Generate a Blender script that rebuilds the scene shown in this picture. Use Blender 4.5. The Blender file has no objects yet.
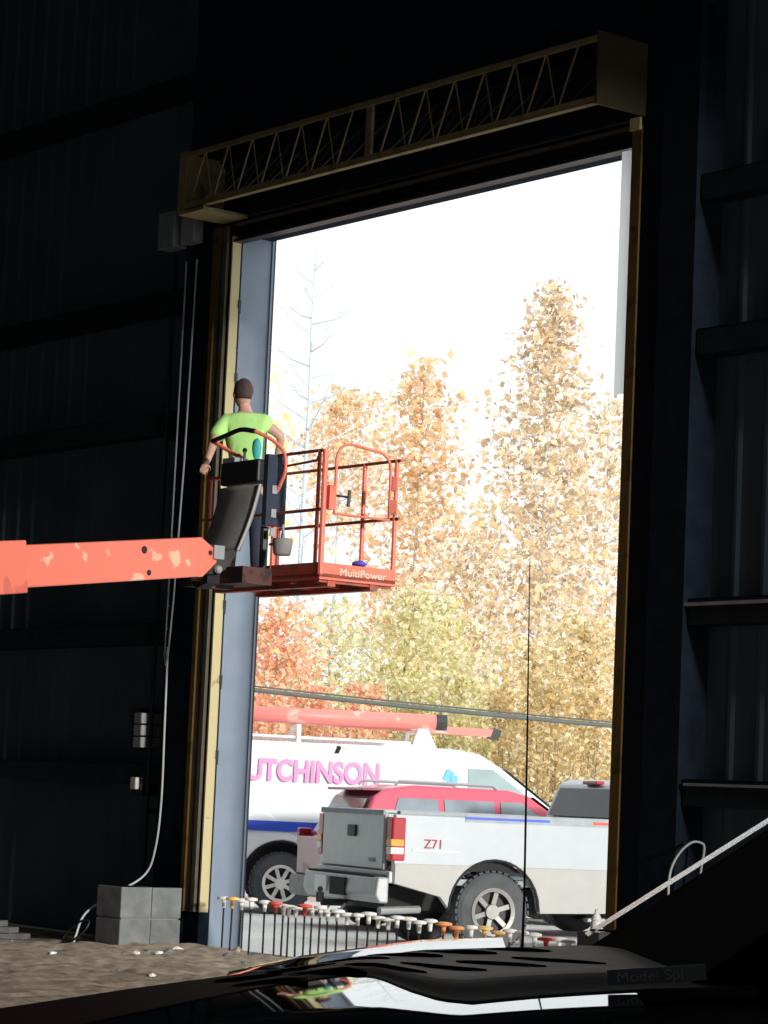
import bpy, bmesh, math, random
from mathutils import Vector, Matrix, Euler
random.seed(7)
PI = math.pi
C = bpy.context.scene.collection
sc = bpy.context.scene

# ---------------------------------------------------------------- camera
FPX = 2700.0; CH = 1.38
pitch = math.atan(290/FPX); roll = math.atan(0.044)
F = Vector((0, math.cos(pitch), math.sin(pitch)))
U0 = Vector((0, -math.sin(pitch), math.cos(pitch))); R0 = Vector((1, 0, 0))
cr, sr = math.cos(roll), math.sin(roll)
R = R0*cr + U0*sr
U = U0*cr - R0*sr
cam_d = bpy.data.cameras.new('camera'); cam = bpy.data.objects.new('camera', cam_d); C.objects.link(cam)
m = Matrix((R, U, -F)).transposed().to_4x4(); m.translation = Vector((0, 0, CH))
cam.matrix_world = m
cam_d.sensor_fit = 'VERTICAL'; cam_d.sensor_height = 24; cam_d.lens = 24*FPX/1024
cam_d.clip_start = 0.05; cam_d.clip_end = 500
sc.camera = cam

def at(px, py, Y):
    d = F*FPX + R*(px-384) - U*(py-512)
    return Vector((0, 0, CH)) + d*(Y/d.y)
def on_ground(px, py, z=0):
    d = F*FPX + R*(px-384) - U*(py-512)
    return Vector((0, 0, CH)) + d*((z-CH)/d.z)

# wall frame: u along the wall (towards the viewer), n outward
A = Vector((-1.54863, 25.13760, 0)); Uw = Vector((.61359, -.78962, 0)); Nw = Vector((.78962, .61359, 0))
WA = math.atan2(Uw.y, Uw.x)
WM = Matrix.Translation(A) @ Matrix.Rotation(WA, 4, 'Z')   # local x=u, y=n, z=z
def W(u, n, z=0): return A + Uw*u + Nw*n + Vector((0, 0, z))
def wp(px, py, n):
    d = F*FPX + R*(px-384) - U*(py-512)
    t = (A.dot(Nw)+n)/(d.dot(Nw)); p = d*t
    return (p-A).dot(Uw), CH + p.z

# ---------------------------------------------------------------- materials
def mat(name, col, rough=.6, metal=0, spec=.5, var=.12, scale=6, bump=0, bscale=40, coat=0, col2=None, thr=None, trans=0):
    m = bpy.data.materials.new(name); m.use_nodes = True
    nt = m.node_tree; b = nt.nodes['Principled BSDF']; L = nt.links
    b.inputs['Roughness'].default_value = rough; b.inputs['Metallic'].default_value = metal
    b.inputs['Specular IOR Level'].default_value = spec
    if coat: b.inputs['Coat Weight'].default_value = coat; b.inputs['Coat Roughness'].default_value = .03
    tc = nt.nodes.new('ShaderNodeTexCoord')
    n = nt.nodes.new('ShaderNodeTexNoise'); n.inputs['Scale'].default_value = scale; n.inputs['Detail'].default_value = 5
    L.new(tc.outputs['Object'], n.inputs['Vector'])
    r = nt.nodes.new('ShaderNodeValToRGB'); e = r.color_ramp.elements
    if col2 is None:
        c2 = [min(1, c*(1+var)) for c in col]; c1 = [c*(1-var) for c in col]
        e[0].position, e[1].position = .3, .7
        e[0].color = (*c1, 1); e[1].color = (*c2, 1)
    else:
        t = thr or .6
        e[0].position, e[1].position = t-.02, t+.02
        e[0].color = (*col, 1); e[1].color = (*col2, 1)
    L.new(n.outputs['Fac'], r.inputs['Fac']); L.new(r.outputs['Color'], b.inputs['Base Color'])
    if bump:
        n2 = nt.nodes.new('ShaderNodeTexNoise'); n2.inputs['Scale'].default_value = bscale; n2.inputs['Detail'].default_value = 6
        L.new(tc.outputs['Object'], n2.inputs['Vector'])
        bp = nt.nodes.new('ShaderNodeBump'); bp.inputs['Strength'].default_value = bump
        L.new(n2.outputs['Fac'], bp.inputs['Height']); L.new(bp.outputs['Normal'], b.inputs['Normal'])
    return m
def leafmat(name, cols, tl=.45):
    m = bpy.data.materials.new(name); m.use_nodes = True; nt = m.node_tree; L = nt.links
    b = nt.nodes['Principled BSDF']; b.inputs['Roughness'].default_value = .6; b.inputs['Specular IOR Level'].default_value = .2
    g = nt.nodes.new('ShaderNodeNewGeometry'); r = nt.nodes.new('ShaderNodeValToRGB'); r.color_ramp.interpolation = 'CONSTANT'
    e = r.color_ramp.elements
    while len(e) < len(cols): e.new(.5)
    for i, c in enumerate(cols): e[i].position = i/len(cols); e[i].color = (*c, 1)
    L.new(g.outputs['Random Per Island'], r.inputs['Fac']); L.new(r.outputs['Color'], b.inputs['Base Color'])
    t = nt.nodes.new('ShaderNodeBsdfTranslucent'); L.new(r.outputs['Color'], t.inputs['Color'])
    mx = nt.nodes.new('ShaderNodeMixShader'); mx.inputs[0].default_value = tl
    L.new(b.outputs[0], mx.inputs[1]); L.new(t.outputs[0], mx.inputs[2])
    L.new(mx.outputs[0], nt.nodes['Material Output'].inputs['Surface'])
    return m
M = {}
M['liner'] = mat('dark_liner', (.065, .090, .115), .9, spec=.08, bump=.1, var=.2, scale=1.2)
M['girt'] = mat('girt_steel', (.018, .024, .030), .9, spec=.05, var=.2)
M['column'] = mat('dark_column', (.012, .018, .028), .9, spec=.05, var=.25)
M['bluegrey'] = mat('blue_grey_paint', (.23, .28, .36), .6, var=.08, scale=3)
M['darktrim'] = mat('dark_trim', (.01, .01, .02), .5)
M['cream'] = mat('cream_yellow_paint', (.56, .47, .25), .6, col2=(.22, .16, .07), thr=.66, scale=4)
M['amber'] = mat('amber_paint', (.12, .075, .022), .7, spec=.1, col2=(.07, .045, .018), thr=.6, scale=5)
M['guide'] = mat('grey_brown_guide', (.10, .085, .06), .5, var=.3)
M['truss'] = mat('truss_yellow', (.26, .20, .10), .7, spec=.2, col2=(.20, .15, .07), thr=.58, scale=5)
M['olive'] = mat('truss_yellow_shaded', (.05, .038, .016), .6, var=.2)  # darkened copy of the truss yellow, dimness put into the colour
M['seal'] = mat('white_seal', (.50, .50, .53), .5, var=.03)
M['dirt'] = mat('dirt', (.42, .34, .26), .95, spec=.1, var=.4, scale=9, bump=.8, bscale=14)
M['gravel'] = mat('pale_gravel', (.92, .90, .86), .95, spec=.1, var=.12, scale=14, bump=.12, bscale=30)
M['conc'] = mat('concrete_block', (.17, .18, .18), .9, spec=.2, var=.25, scale=7, bump=.3)
M['mortar'] = mat('mortar', (.22, .22, .22), .95, bump=.3)
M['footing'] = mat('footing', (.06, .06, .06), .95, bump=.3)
M['galv'] = mat('galvanised', (.30, .33, .36), .5, metal=.3, var=.15)
M['wirewhite'] = mat('cable_grey', (.5, .52, .54), .6)
M['switch'] = mat('switch_grey', (.32, .34, .35), .5)
M['whiteplastic'] = mat('white_plastic', (.82, .82, .80), .4, var=.04)
M['plank'] = mat('weathered_plank', (.12, .12, .12), .9, var=.3, scale=3)
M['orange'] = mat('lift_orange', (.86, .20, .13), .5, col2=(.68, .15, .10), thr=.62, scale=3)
M['orangeworn'] = mat('lift_orange_worn', (.86, .20, .13), .5, col2=(.78, .48, .33), thr=.64, scale=4.5)
M['mountdark'] = mat('mount_dark', (.09, .028, .02), .6, col2=(.03, .012, .012), thr=.5, scale=8)
M['orangeshade'] = mat('lift_orange_shaded', (.50, .10, .06), .6, col2=(.26, .10, .07), thr=.55, scale=6)  # darker copy of the lift orange, shade put into the colour; blotches random
M['lt'] = mat('lettering_cream', (.86, .72, .60), .5, var=.03)
M['blackplastic'] = mat('black_plastic', (.012, .014, .018), .5)
M['darkgrey'] = mat('dark_grey_sheet', (.26, .25, .24), .7, var=.2, scale=5)
M['edgegrey'] = mat('light_edge', (.5, .5, .48), .6)
M['rubber'] = mat('tyre_rubber', (.075, .08, .085), .85, var=.2, bump=.3, bscale=60)
M['rim'] = mat('rim_alloy', (.26, .26, .245), .45, metal=.4)
M['rimdark'] = mat('rim_recess', (.05, .05, .05), .6)
M['silver'] = mat('silver_paint', (.38, .41, .43), .32, metal=.25, coat=.6, var=.03)
M['silverlow'] = mat('silver_lower', (.36, .35, .33), .35, metal=.1, coat=.4, var=.04)
M['gatepaint'] = mat('tailgate_silver', (.40, .44, .41), .4, metal=.35, coat=.3, var=.05)
M['chrome'] = mat('bumper_chrome', (.36, .37, .37), .35, metal=.4, var=.1)
M['glass'] = mat('dark_glass', (.035, .05, .06), .08, spec=.35, var=.2, scale=3)
M['vanglass'] = mat('van_glass', (.42, .55, .55), .08, spec=.8, var=.1, scale=3)
M['suvglass'] = mat('suv_glass', (.24, .29, .33), .08, spec=.8, var=.2, scale=3)  # bright reflected sky put into the glass base colour
M['under'] = mat('underbody', (.012, .012, .013), .8)
M['grey'] = mat('rail_cap_grey', (.33, .36, .38), .6)
M['redlens'] = mat('red_lens', (.42, .02, .03), .2, spec=.7)
M['amberlens'] = mat('amber_lens', (.85, .38, .06), .2)
M['clearlens'] = mat('clear_lens', (.75, .75, .70), .2)
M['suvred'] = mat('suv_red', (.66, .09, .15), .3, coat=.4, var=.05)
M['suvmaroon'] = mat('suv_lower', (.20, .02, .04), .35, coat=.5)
M['white'] = mat('van_white', (.84, .88, .90), .35, coat=.4, var=.02)
M['blue'] = mat('van_blue', (.03, .09, .60), .4, var=.04)
M['pink'] = mat('van_letters', (.85, .32, .60), .5, var=.03)
M['cyan'] = mat('van_cyan', (.20, .60, .85), .5, var=.03)
M['pipered'] = mat('red_rack_tube', (.88, .26, .22), .45, col2=(.88, .46, .40), thr=.6, scale=3)
M['black'] = mat('black', (.008, .008, .009), .5)
M['satin'] = mat('satin_black_hood', (.010, .011, .012), .6, spec=.15, var=.2, scale=12)
M['slot'] = mat('vent_slot', (.002, .002, .002), .9, spec=0)
M['gloss'] = mat('gloss_black_paint', (.004, .004, .005), .03, spec=.6, var=.1, coat=1)
M['matte'] = mat('matte_black_cloth', (.004, .005, .006), .95, spec=.05)
M['badge'] = mat('badge_plate', (.4, .4, .42), .4)
M['panel'] = mat('vent_panel_dusty_sheen', (.10, .11, .12), .5, spec=1.0, var=.3, scale=14)  # dusty grey that also carries the panel's reflected sheen as colour
M['badgelt'] = mat('badge_letters', (.85, .86, .88), .4)
M['trimbright'] = mat('bright_trim', (.9, .91, .94), .18, metal=1, var=.02)
M['steel'] = mat('rebar_steel', (.035, .028, .025), .8, var=.3)
M['capw'] = mat('cap_white', (.85, .83, .80), .5, var=.04)
M['capo'] = mat('cap_orange', (.85, .30, .10), .5)
M['capr'] = mat('cap_red', (.75, .08, .05), .5)
M['capa'] = mat('cap_amber', (.85, .52, .16), .5)
M['skin'] = mat('skin', (.55, .32, .24), .55, var=.05)
M['hair'] = mat('hair', (.055, .033, .03), .8, var=.4, scale=60, bump=.5, bscale=120)
M['lime'] = mat('lime_shirt', (.44, .78, .24), .8, var=.06, scale=10)
M['teal'] = mat('teal_patch', (.05, .42, .45), .7)
M['jeans'] = mat('dark_jeans', (.025, .035, .06), .85)
M['boot'] = mat('brown_boot', (.06, .04, .025), .7)
M['violet'] = mat('blue_violet_cloth', (.10, .08, .62), .7)
M['bark'] = mat('bark_grey', (.30, .25, .20), .9, var=.25, bump=.4)
M['barkpale'] = mat('bark_pale', (.50, .55, .60), .9, var=.08)  # distance haze put into a pale bluish bark colour
M['barkmid'] = mat('bark_mid', (.50, .48, .42), .9, var=.15)
M['cable'] = mat('line_cable', (.10, .12, .11), .7)
M['pole'] = mat('timber_pole', (.2, .14, .09), .9)
LV_gold = leafmat('leaves_gold', [(.84,.68,.38),(.90,.79,.52),(.72,.56,.28),(.93,.87,.70),(.78,.58,.30),(.55,.44,.25)], .5)  # leaf tones lightened here and below, haze and overexposure put into colour
LV_cream = leafmat('leaves_cream', [(.84,.70,.50),(.92,.84,.72),(.72,.54,.36),(.94,.90,.84),(.55,.42,.32),(.84,.66,.38)], .5)
LV_peach = leafmat('leaves_peach', [(.92,.64,.38),(.94,.76,.56),(.82,.50,.28),(.96,.88,.76),(.84,.68,.40),(.66,.48,.34)], .5)
LV_orange = leafmat('leaves_orange', [(.95,.50,.34),(.95,.62,.44),(.88,.42,.28),(.95,.74,.56),(.9,.74,.44)], .5)
LV_olive = leafmat('leaves_olive', [(.74,.69,.36),(.84,.79,.50),(.58,.54,.27),(.92,.88,.68),(.80,.66,.38)], .5)
LV_green = leafmat('leaves_yellowgreen', [(.90,.90,.46),(.94,.92,.62),(.92,.80,.36)], .5)

sm_ = M['seal']; _nt = sm_.node_tree; _t = _nt.nodes.new('ShaderNodeBsdfTranslucent'); _t.inputs['Color'].default_value = (.92, .92, .95, 1)
_mx = _nt.nodes.new('ShaderNodeMixShader'); _mx.inputs[0].default_value = .9
_nt.links.new(_nt.nodes['Principled BSDF'].outputs[0], _mx.inputs[1]); _nt.links.new(_t.outputs[0], _mx.inputs[2]); _nt.links.new(_mx.outputs[0], _nt.nodes['Material Output'].inputs['Surface'])
# ---------------------------------------------------------------- mesh helpers
class MB:
    def __init__(s): s.bm = bmesh.new()
    def box(s, c, size, rot=None):
        mt = Matrix.Translation(Vector(c)) @ (rot.to_4x4() if rot else Matrix.Identity(4)) @ Matrix.Diagonal((*size, 1))
        bmesh.ops.create_cube(s.bm, size=1, matrix=mt); return s
    def bx(s, x0, x1, y0, y1, z0, z1):
        return s.box(((x0+x1)/2, (y0+y1)/2, (z0+z1)/2), (abs(x1-x0), abs(y1-y0), abs(z1-z0)))
    def bar(s, p, q, w, h=None, up=(0, 0, 1)):
        p, q = Vector(p), Vector(q); d = q-p; L = d.length; x = d.normalized(); upv = Vector(up)
        if abs(x.dot(upv)) > .98: upv = Vector((0, 1, 0))
        y = upv.cross(x).normalized(); z = x.cross(y)
        return s.box((p+q)/2, (L, w, h or w), Matrix((x, y, z)).transposed())
    def tube(s, pts, r, seg=8, closed=False, cap=True):
        pts = [Vector(p) for p in pts]; n = len(pts); rs = r if isinstance(r, (list, tuple)) else [r]*n
        rings = []; prev = None
        for i, p in enumerate(pts):
            if closed: t = (pts[(i+1) % n]-pts[i-1]).normalized()
            else: t = (pts[min(i+1, n-1)]-pts[max(i-1, 0)]).normalized()
            if prev is None:
                a = Vector((0, 0, 1)) if abs(t.z) < .9 else Vector((1, 0, 0)); prev = t.cross(a).normalized()
            nx = (prev - t*prev.dot(t)).normalized(); prev = nx; ny = t.cross(nx)
            rings.append([s.bm.verts.new(p + (nx*math.cos(2*PI*k/seg)+ny*math.sin(2*PI*k/seg))*rs[i]) for k in range(seg)])
        m = n if closed else n-1
        for i in range(m):
            a, b = rings[i], rings[(i+1) % n]
            for k in range(seg): s.bm.faces.new((a[k], a[(k+1) % seg], b[(k+1) % seg], b[k]))
        if not closed and cap: s.bm.faces.new(rings[0][::-1]); s.bm.faces.new(rings[-1])
        return s
    def lathe(s, prof, c=(0, 0, 0), axis='Z', seg=24):
        q = {'Z': Matrix.Identity(3), 'Y': Matrix.Rotation(-PI/2, 3, 'X'), 'X': Matrix.Rotation(PI/2, 3, 'Y')}[axis]
        c = Vector(c); rings = []
        for r, z in prof:
            if r < 1e-6: rings.append([s.bm.verts.new(c + q @ Vector((0, 0, z)))])
            else: rings.append([s.bm.verts.new(c + q @ Vector((r*math.cos(2*PI*k/seg), r*math.sin(2*PI*k/seg), z))) for k in range(seg)])
        for a, b in zip(rings, rings[1:]):
            for k in range(seg):
                k2 = (k+1) % seg
                if len(a) == 1 and len(b) == 1: continue
                if len(a) == 1: s.bm.faces.new((a[0], b[k2], b[k]))
                elif len(b) == 1: s.bm.faces.new((a[k], a[k2], b[0]))
                else: s.bm.faces.new((a[k], a[k2], b[k2], b[k]))
        return s
    def prism(s, pts, y0, y1, f=None):
        """polygon in (x,z) extruded along y; f(x,z)->half inset multiplier"""
        g = f or (lambda x, z: 0)
        a = [s.bm.verts.new((x, y0+g(x, z), z)) for x, z in pts]; b = [s.bm.verts.new((x, y1-g(x, z), z)) for x, z in pts]
        n = len(pts)
        fa = s.bm.faces.new(a); fb = s.bm.faces.new(b[::-1])
        for i in range(n): s.bm.faces.new((a[(i+1) % n], a[i], b[i], b[(i+1) % n]))
        return s
    def grid(s, rows):
        v = [[s.bm.verts.new(p) for p in r] for r in rows]
        for i in range(len(v)-1):
            for j in range(len(v[0])-1): s.bm.faces.new((v[i][j], v[i][j+1], v[i+1][j+1], v[i+1][j]))
        return s
    def sphere(s, c, r, sc_=(1, 1, 1), seg=16):
        bmesh.ops.create_uvsphere(s.bm, u_segments=seg, v_segments=seg//2+2, radius=r,
            matrix=Matrix.Translation(Vector(c)) @ Matrix.Diagonal((*sc_, 1))); return s
    def build(s, name, material, parent=None, smooth=False, bevel=0, M4=None, mw=None, recalc=True):
        if recalc: bmesh.ops.recalc_face_normals(s.bm, faces=s.bm.faces)
        if M4: s.bm.transform(M4)
        me = bpy.data.meshes.new(name); s.bm.to_mesh(me); s.bm.free()
        if smooth:
            for p in me.polygons: p.use_smooth = True
        me.materials.append(material)
        o = bpy.data.objects.new(name, me); C.objects.link(o)
        if parent: o.parent = parent
        if mw: o.matrix_world = mw
        if bevel:
            bv = o.modifiers.new('bevel', 'BEVEL'); bv.width = bevel; bv.segments = 2; bv.limit_method = 'ANGLE'; bv.angle_limit = .6
        return o
def tag(o, label=None, cat=None, group=None, kind=None):
    if label: o['label'] = label
    if cat: o['category'] = cat
    if group: o['group'] = group
    if kind: o['kind'] = kind
    return o
def thing(name, label, cat, loc=(0, 0, 0), rz=0, group=None):
    o = bpy.data.objects.new(name, None); C.objects.link(o); o.location = loc; o.rotation_euler = (0, 0, rz)
    o.empty_display_size = .1
    return tag(o, label, cat, group)
def struct(name, mb, material, label, cat, **k):
    return tag(mb.build(name, material, **k), label, cat, kind='structure')
def text_mesh(name, s, size, material, parent, M4, depth=.004, width=None, bold=0):
    cu = bpy.data.curves.new(name, 'FONT'); cu.body = s; cu.size = size; cu.extrude = depth; cu.offset = bold; cu.align_x = 'LEFT'
    o = bpy.data.objects.new('tmp', cu); C.objects.link(o)
    bpy.context.view_layer.update()
    me = bpy.data.meshes.new_from_object(o.evaluated_get(bpy.context.evaluated_depsgraph_get()))
    C.objects.unlink(o); bpy.data.objects.remove(o)
    xs = [v.co.x for v in me.vertices]; w = max(xs)-min(xs)
    sx = (width/w) if width else 1
    me.transform(Matrix.Diagonal((sx, 1, 1, 1))); me.transform(M4)
    me.materials.clear(); me.materials.append(material); me.name = name
    t = bpy.data.objects.new(name, me); C.objects.link(t)
    if parent: t.parent = parent
    return t
def lerp(a, b, t): return a+(b-a)*t
def smooth_path(pts, k=6):
    P = [Vector(p) for p in pts]; P = [P[0]*2-P[1]]+P+[P[-1]*2-P[-2]]; out = []
    for i in range(1, len(P)-2):
        for j in range(k):
            t = j/k; a, b, c, d = P[i-1], P[i], P[i+1], P[i+2]
            out.append(.5*((2*b)+(c-a)*t+(2*a-5*b+4*c-d)*t*t+(3*b-a-3*c+d)*t**3))
    return out+[P[-2]]
def arcpts(cx, cz, r, a0, a1, n=10): return [(cx+r*math.cos(lerp(a0, a1, i/n)), cz+r*math.sin(lerp(a0, a1, i/n))) for i in range(n+1)]

# ================================================================ BUILDING
DW, DH, TH = 5.52, 6.64, .46       # door width, height, wall thickness
# dirt floor inside: gently uneven
def floor_z(u, n):
    z = 0
    if u < 0 and n > -6: z -= .05*min(1, -u/1.0) + .05*min(1, max(0, -u-1)/3)
    return z
rows = []
NU, NN = 330, 210
for i in range(NU+1):
    u = -14+38.0*(i/NU); r = []
    for j in range(NN+1):
        n = -24.5+24.5*(j/NN)
        edge = 1 if (0 < j < NN and 0 < i < NU) else 0
        r.append((u, n, floor_z(u, n)+edge*random.uniform(-.03, .03)))
    rows.append(r)
struct('floor', MB().grid(rows), M['dirt'], 'brown dirt floor inside the dark steel building', 'floor', smooth=True, mw=WM)
# outdoor ground
rows = []
for u0 in (-60, 0, 60): rows.append([(u0, n0, -.03) for n0 in (0, 10, 40, 160)])
struct('ground', MB().grid([[(u, n, -.08) for n in (.03, 2, 10, 40, 160)] for u in (-110, -40, -5, 0, 10, 40, 90)]), M['gravel'],
       'pale gravel yard outside the open doorway', 'ground', mw=WM)

def rib_panel(u0, u1, z0, z1, n, pitch_=.3, base=None):
    mb = MB(); x = u0; prof = []
    while x < u1:
        prof += [(x, n), (min(u1, x+.20), n), (min(u1, x+.235), n-.014), (min(u1, x+.265), n-.014)]
        x += pitch_
    prof.append((u1, n))
    mb.grid([[(a, b, z0) for a, b in prof], [(a, b, z1) for a, b in prof]])
    return mb
def wall_section(name, u0, u1, z0, z1, label):
    mb = rib_panel(u0, u1, z0, z1, .26)
    mb.bx(u0, u1, .40, TH, z0, z1)      # outer sheet with insulation depth
    return struct(name, mb, M['liner'], label, 'wall', mw=WM)
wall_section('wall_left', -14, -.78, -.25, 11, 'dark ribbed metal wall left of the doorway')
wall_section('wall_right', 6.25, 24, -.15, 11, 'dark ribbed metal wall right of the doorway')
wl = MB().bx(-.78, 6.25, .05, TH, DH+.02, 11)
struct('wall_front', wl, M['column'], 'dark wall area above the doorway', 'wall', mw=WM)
# other room sides (behind and beside the viewer)
mb = MB().bx(-14.2, -14, -24.5, .4, -.3, 11)
struct('wall_end', mb, M['liner'], 'far end wall of the building', 'wall', mw=WM)
mb = MB().bx(24, 24.2, -1.0, TH, -.3, 11).bx(24, 24.2, -24.5, -7.2, -.3, 11).bx(24, 24.2, -7.2, -1.0, 10.15, 11)  # unseen bay sized so the sun beam reaches the lift below the truss
struct('wall_near', mb, M['liner'], 'end wall behind the viewer with an open bay', 'wall', mw=WM)
mb = MB()
e = [(-14, -3), (1, 9), (12, 24.2)]
for a, b in e: mb.bx(a, b, -24.7, -24.5, -.3, 11)
for a, b in ((-3, 1), (9, 12)): mb.bx(a, b, -24.7, -24.5, 4.6, 11)  # unseen bays added to let in sky light as interior fill
struct('wall_back', mb, M['liner'], 'long wall behind the viewer with unseen open bays added for fill light', 'wall', mw=WM)
struct('ceiling', MB().bx(-14.2, 24.2, -24.7, TH, 11, 11.2), M['liner'], 'dark metal ceiling of the building', 'ceiling', mw=WM)

# door frame columns
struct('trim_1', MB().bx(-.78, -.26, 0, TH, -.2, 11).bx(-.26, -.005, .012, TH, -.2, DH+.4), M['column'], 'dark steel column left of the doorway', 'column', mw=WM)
struct('trim_2', MB().bx(-.002, .012, .12, .455, -.1, DH+.02).bx(-.002, .03, .455, .475, -.1, DH+.02), M['bluegrey'], 'blue-grey painted face of the left side of the doorway', 'door trim', mw=WM)
struct('trim_3', MB().bx(-.01, .022, .475, .50, -.1, DH+.1), M['darktrim'], 'thin dark strip along the outer edge of the left door jamb', 'door trim', mw=WM)
struct('trim_29', MB().bx(-14, -.78, 0, .45, -.45, -.03), M['footing'], 'dark footing strip under the wall left of the doorway', 'footing', mw=WM)
struct('trim_30', MB().bx(6.25, 24, 0, .45, -.45, -.0), M['footing'], 'dark footing strip under the wall right of the doorway', 'footing', mw=WM)
g = thing('door_guide', 'yellow and brown steel door guide rail on the left door jamb, ending above the ground', 'door guide', WM @ Vector((0, 0, .30)), WA)
ZT = DH-.30
MB().bx(-.245, -.185, -.05, -.002, 0, ZT+.1).build('outer_flange', M['amber'], g)
MB().bx(-.18, -.13, -.03, -.002, 0, ZT+.1).bx(-.13, -.09, -.012, -.002, 0, ZT+.1).bx(-.09, -.03, -.035, -.002, 0, ZT+.1).build('guide_channel', M['guide'], g)
mb = MB().bx(0.0, .02, .0, .095, 0, ZT)
mb.build('yellow_plate', M['cream'], g)
for z in (1.45, 2.15, 2.85, 4.2, 5.0, 5.7): MB().box((.02, .105, z), (.02, .03, .08)).box((.02, .11, z-.05), (.012, .02, .08)).build('bracket', M['darktrim'], g)
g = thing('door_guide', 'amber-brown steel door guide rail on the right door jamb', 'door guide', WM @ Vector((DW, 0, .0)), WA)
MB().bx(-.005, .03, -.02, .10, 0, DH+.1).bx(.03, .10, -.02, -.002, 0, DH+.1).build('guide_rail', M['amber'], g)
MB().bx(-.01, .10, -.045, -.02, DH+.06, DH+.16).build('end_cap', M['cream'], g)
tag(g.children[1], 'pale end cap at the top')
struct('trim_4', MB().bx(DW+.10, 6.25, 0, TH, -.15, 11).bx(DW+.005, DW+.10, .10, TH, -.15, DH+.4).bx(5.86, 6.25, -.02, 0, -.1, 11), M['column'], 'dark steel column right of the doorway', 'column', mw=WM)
# weather strip on the right
ws = MB().grid([[(DW-.125, -.012, 4.62), (DW-.06, -.008, 4.62), (DW-.004, -.012, 4.62)], [(DW-.125, -.012, DH-.08), (DW-.06, -.008, DH-.08), (DW-.004, -.012, DH-.08)]])
tag(ws.build('weather_strip', M['seal'], mw=WM), 'white weather strip along the upper right side of the doorway', 'weather strip')

# girts
zs = [1.55, 2.9, 4.95, 6.15, 8.3]
k = 5
for z in zs:
    for (a, b, side) in ((-13.9, -.80, 'left'), (6.27, 23.9, 'right')):
        mb = MB().bx(a, b, .02, .035, z-.10, z+.10).bx(a, b, .02, .225, z+.085, z+.10).bx(a, b, .03, .22, z-.10, z-.085)
        struct('trim_%d' % k, mb, M['girt'], 'dark horizontal wall girt %s of the doorway, %s' % (side, {1.55: 'lowest', 2.9: 'second from the floor', 4.95: 'at mid height', 6.15: 'level with the top of the doorway', 8.3: 'highest'}[z]), 'girt', mw=WM); k += 1
# pale cap line on the right girts
cap = MB().bx(5.9, 12, -.012, .02, 2.94, 2.965)
struct('trim_%d' % k, cap, M['galv'], 'thin galvanised flange along the second girt right of the doorway', 'girt', mw=WM); k += 1
struct('trim_%d' % k, MB().bx(6.3, 12, -.012, .02, 1.60, 1.62), M['galv'], 'thin galvanised flange along the lowest girt right of the doorway', 'girt', mw=WM); k += 1

# header and rolled door edge
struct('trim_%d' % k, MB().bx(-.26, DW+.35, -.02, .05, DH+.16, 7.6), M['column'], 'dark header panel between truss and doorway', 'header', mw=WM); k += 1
dc = thing('roll_up_door', 'rolled-up dark door edge hanging across the top of the doorway', 'roll-up door', WM @ Vector((0, 0, DH)), WA)
MB().bx(.025, DW-.01, .05, .09, -.035, .30).build('curtain', M['column'], dc)
MB().bx(.025, DW-.01, -.01, .12, .095, .115).bx(-.02, DW+.01, -.01, .12, .155, .165).build('bottom_bar', M['guide'], dc)
MB().bx(.025, DW-.01, .0, .11, -.06, -.035).build('rubber_seal', M['darktrim'], dc)

# truss (box truss over the doorway)
t = thing('header_truss', 'dull yellow steel box truss spanning over the doorway', 'truss', WM @ Vector((0, 0, 6.82)), WA)
u0, u1, hz_, dn = -.14, 5.64, .53, .5
def chord(n, z):
    return MB().bx(u0, u1, n-.035, n+.035, z-.004, z+.004).bx(u0, u1, n-.004 if n > -.3 else n-.035, n+.004 if n > -.3 else n-.027, z-.004 if z < .2 else z-.05, z+.05 if z < .2 else z+.004)
chord(-dn, 0).build('bottom_chord', M['truss'], t); chord(-dn, hz_).build('top_chord', M['truss'], t)
chord(-.06, hz_).build('rear_chord', M['column'], t)
for nn, nt_, wm_ in ((-dn+.01, -dn+.01, 'truss'), (-dn+.03, -.07, 'olive')):
    for half in ((u0+.12, 2.62), (2.86, u1-.12)):
        n_ = 7; st = (half[1]-half[0])/n_
        for i in range(n_):
            a = half[0]+i*st
            wb = MB().tube([(a, nn, .01), (a+st*.62, nt_, hz_-.01)], .009, 6)
            if i < n_-1: wb.tube([(a+st*.62, nt_, hz_-.01), (a+st, nn, .01)], .006, 6)
            wb.build('web_rod', M[wm_], t)
MB().bx(2.70, 2.78, -dn-.02, -dn+.01, 0, hz_).build('middle_post', M['truss'], t)
MB().bx(u0-.02, u0, -dn-.03, -.02, -.02, hz_+.02).bx(u0, u0+.10, -dn-.03, -dn-.02, -.02, hz_+.02).build('end_plate', M['truss'], t)
MB().bx(u1, u1+.02, -dn-.04, .0, -.02, hz_+.03).build('end_plate', M['olive'], t)
MB().prism([(u0, 0), (u0+.28, 0), (u0, .32)], -.30, -.29).build('gusset', M['truss'], t)
MB().bx(u0, u0+.42, -dn-.03, -.02, -.05, -.02).build('seat_plate', M['truss'], t)

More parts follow.
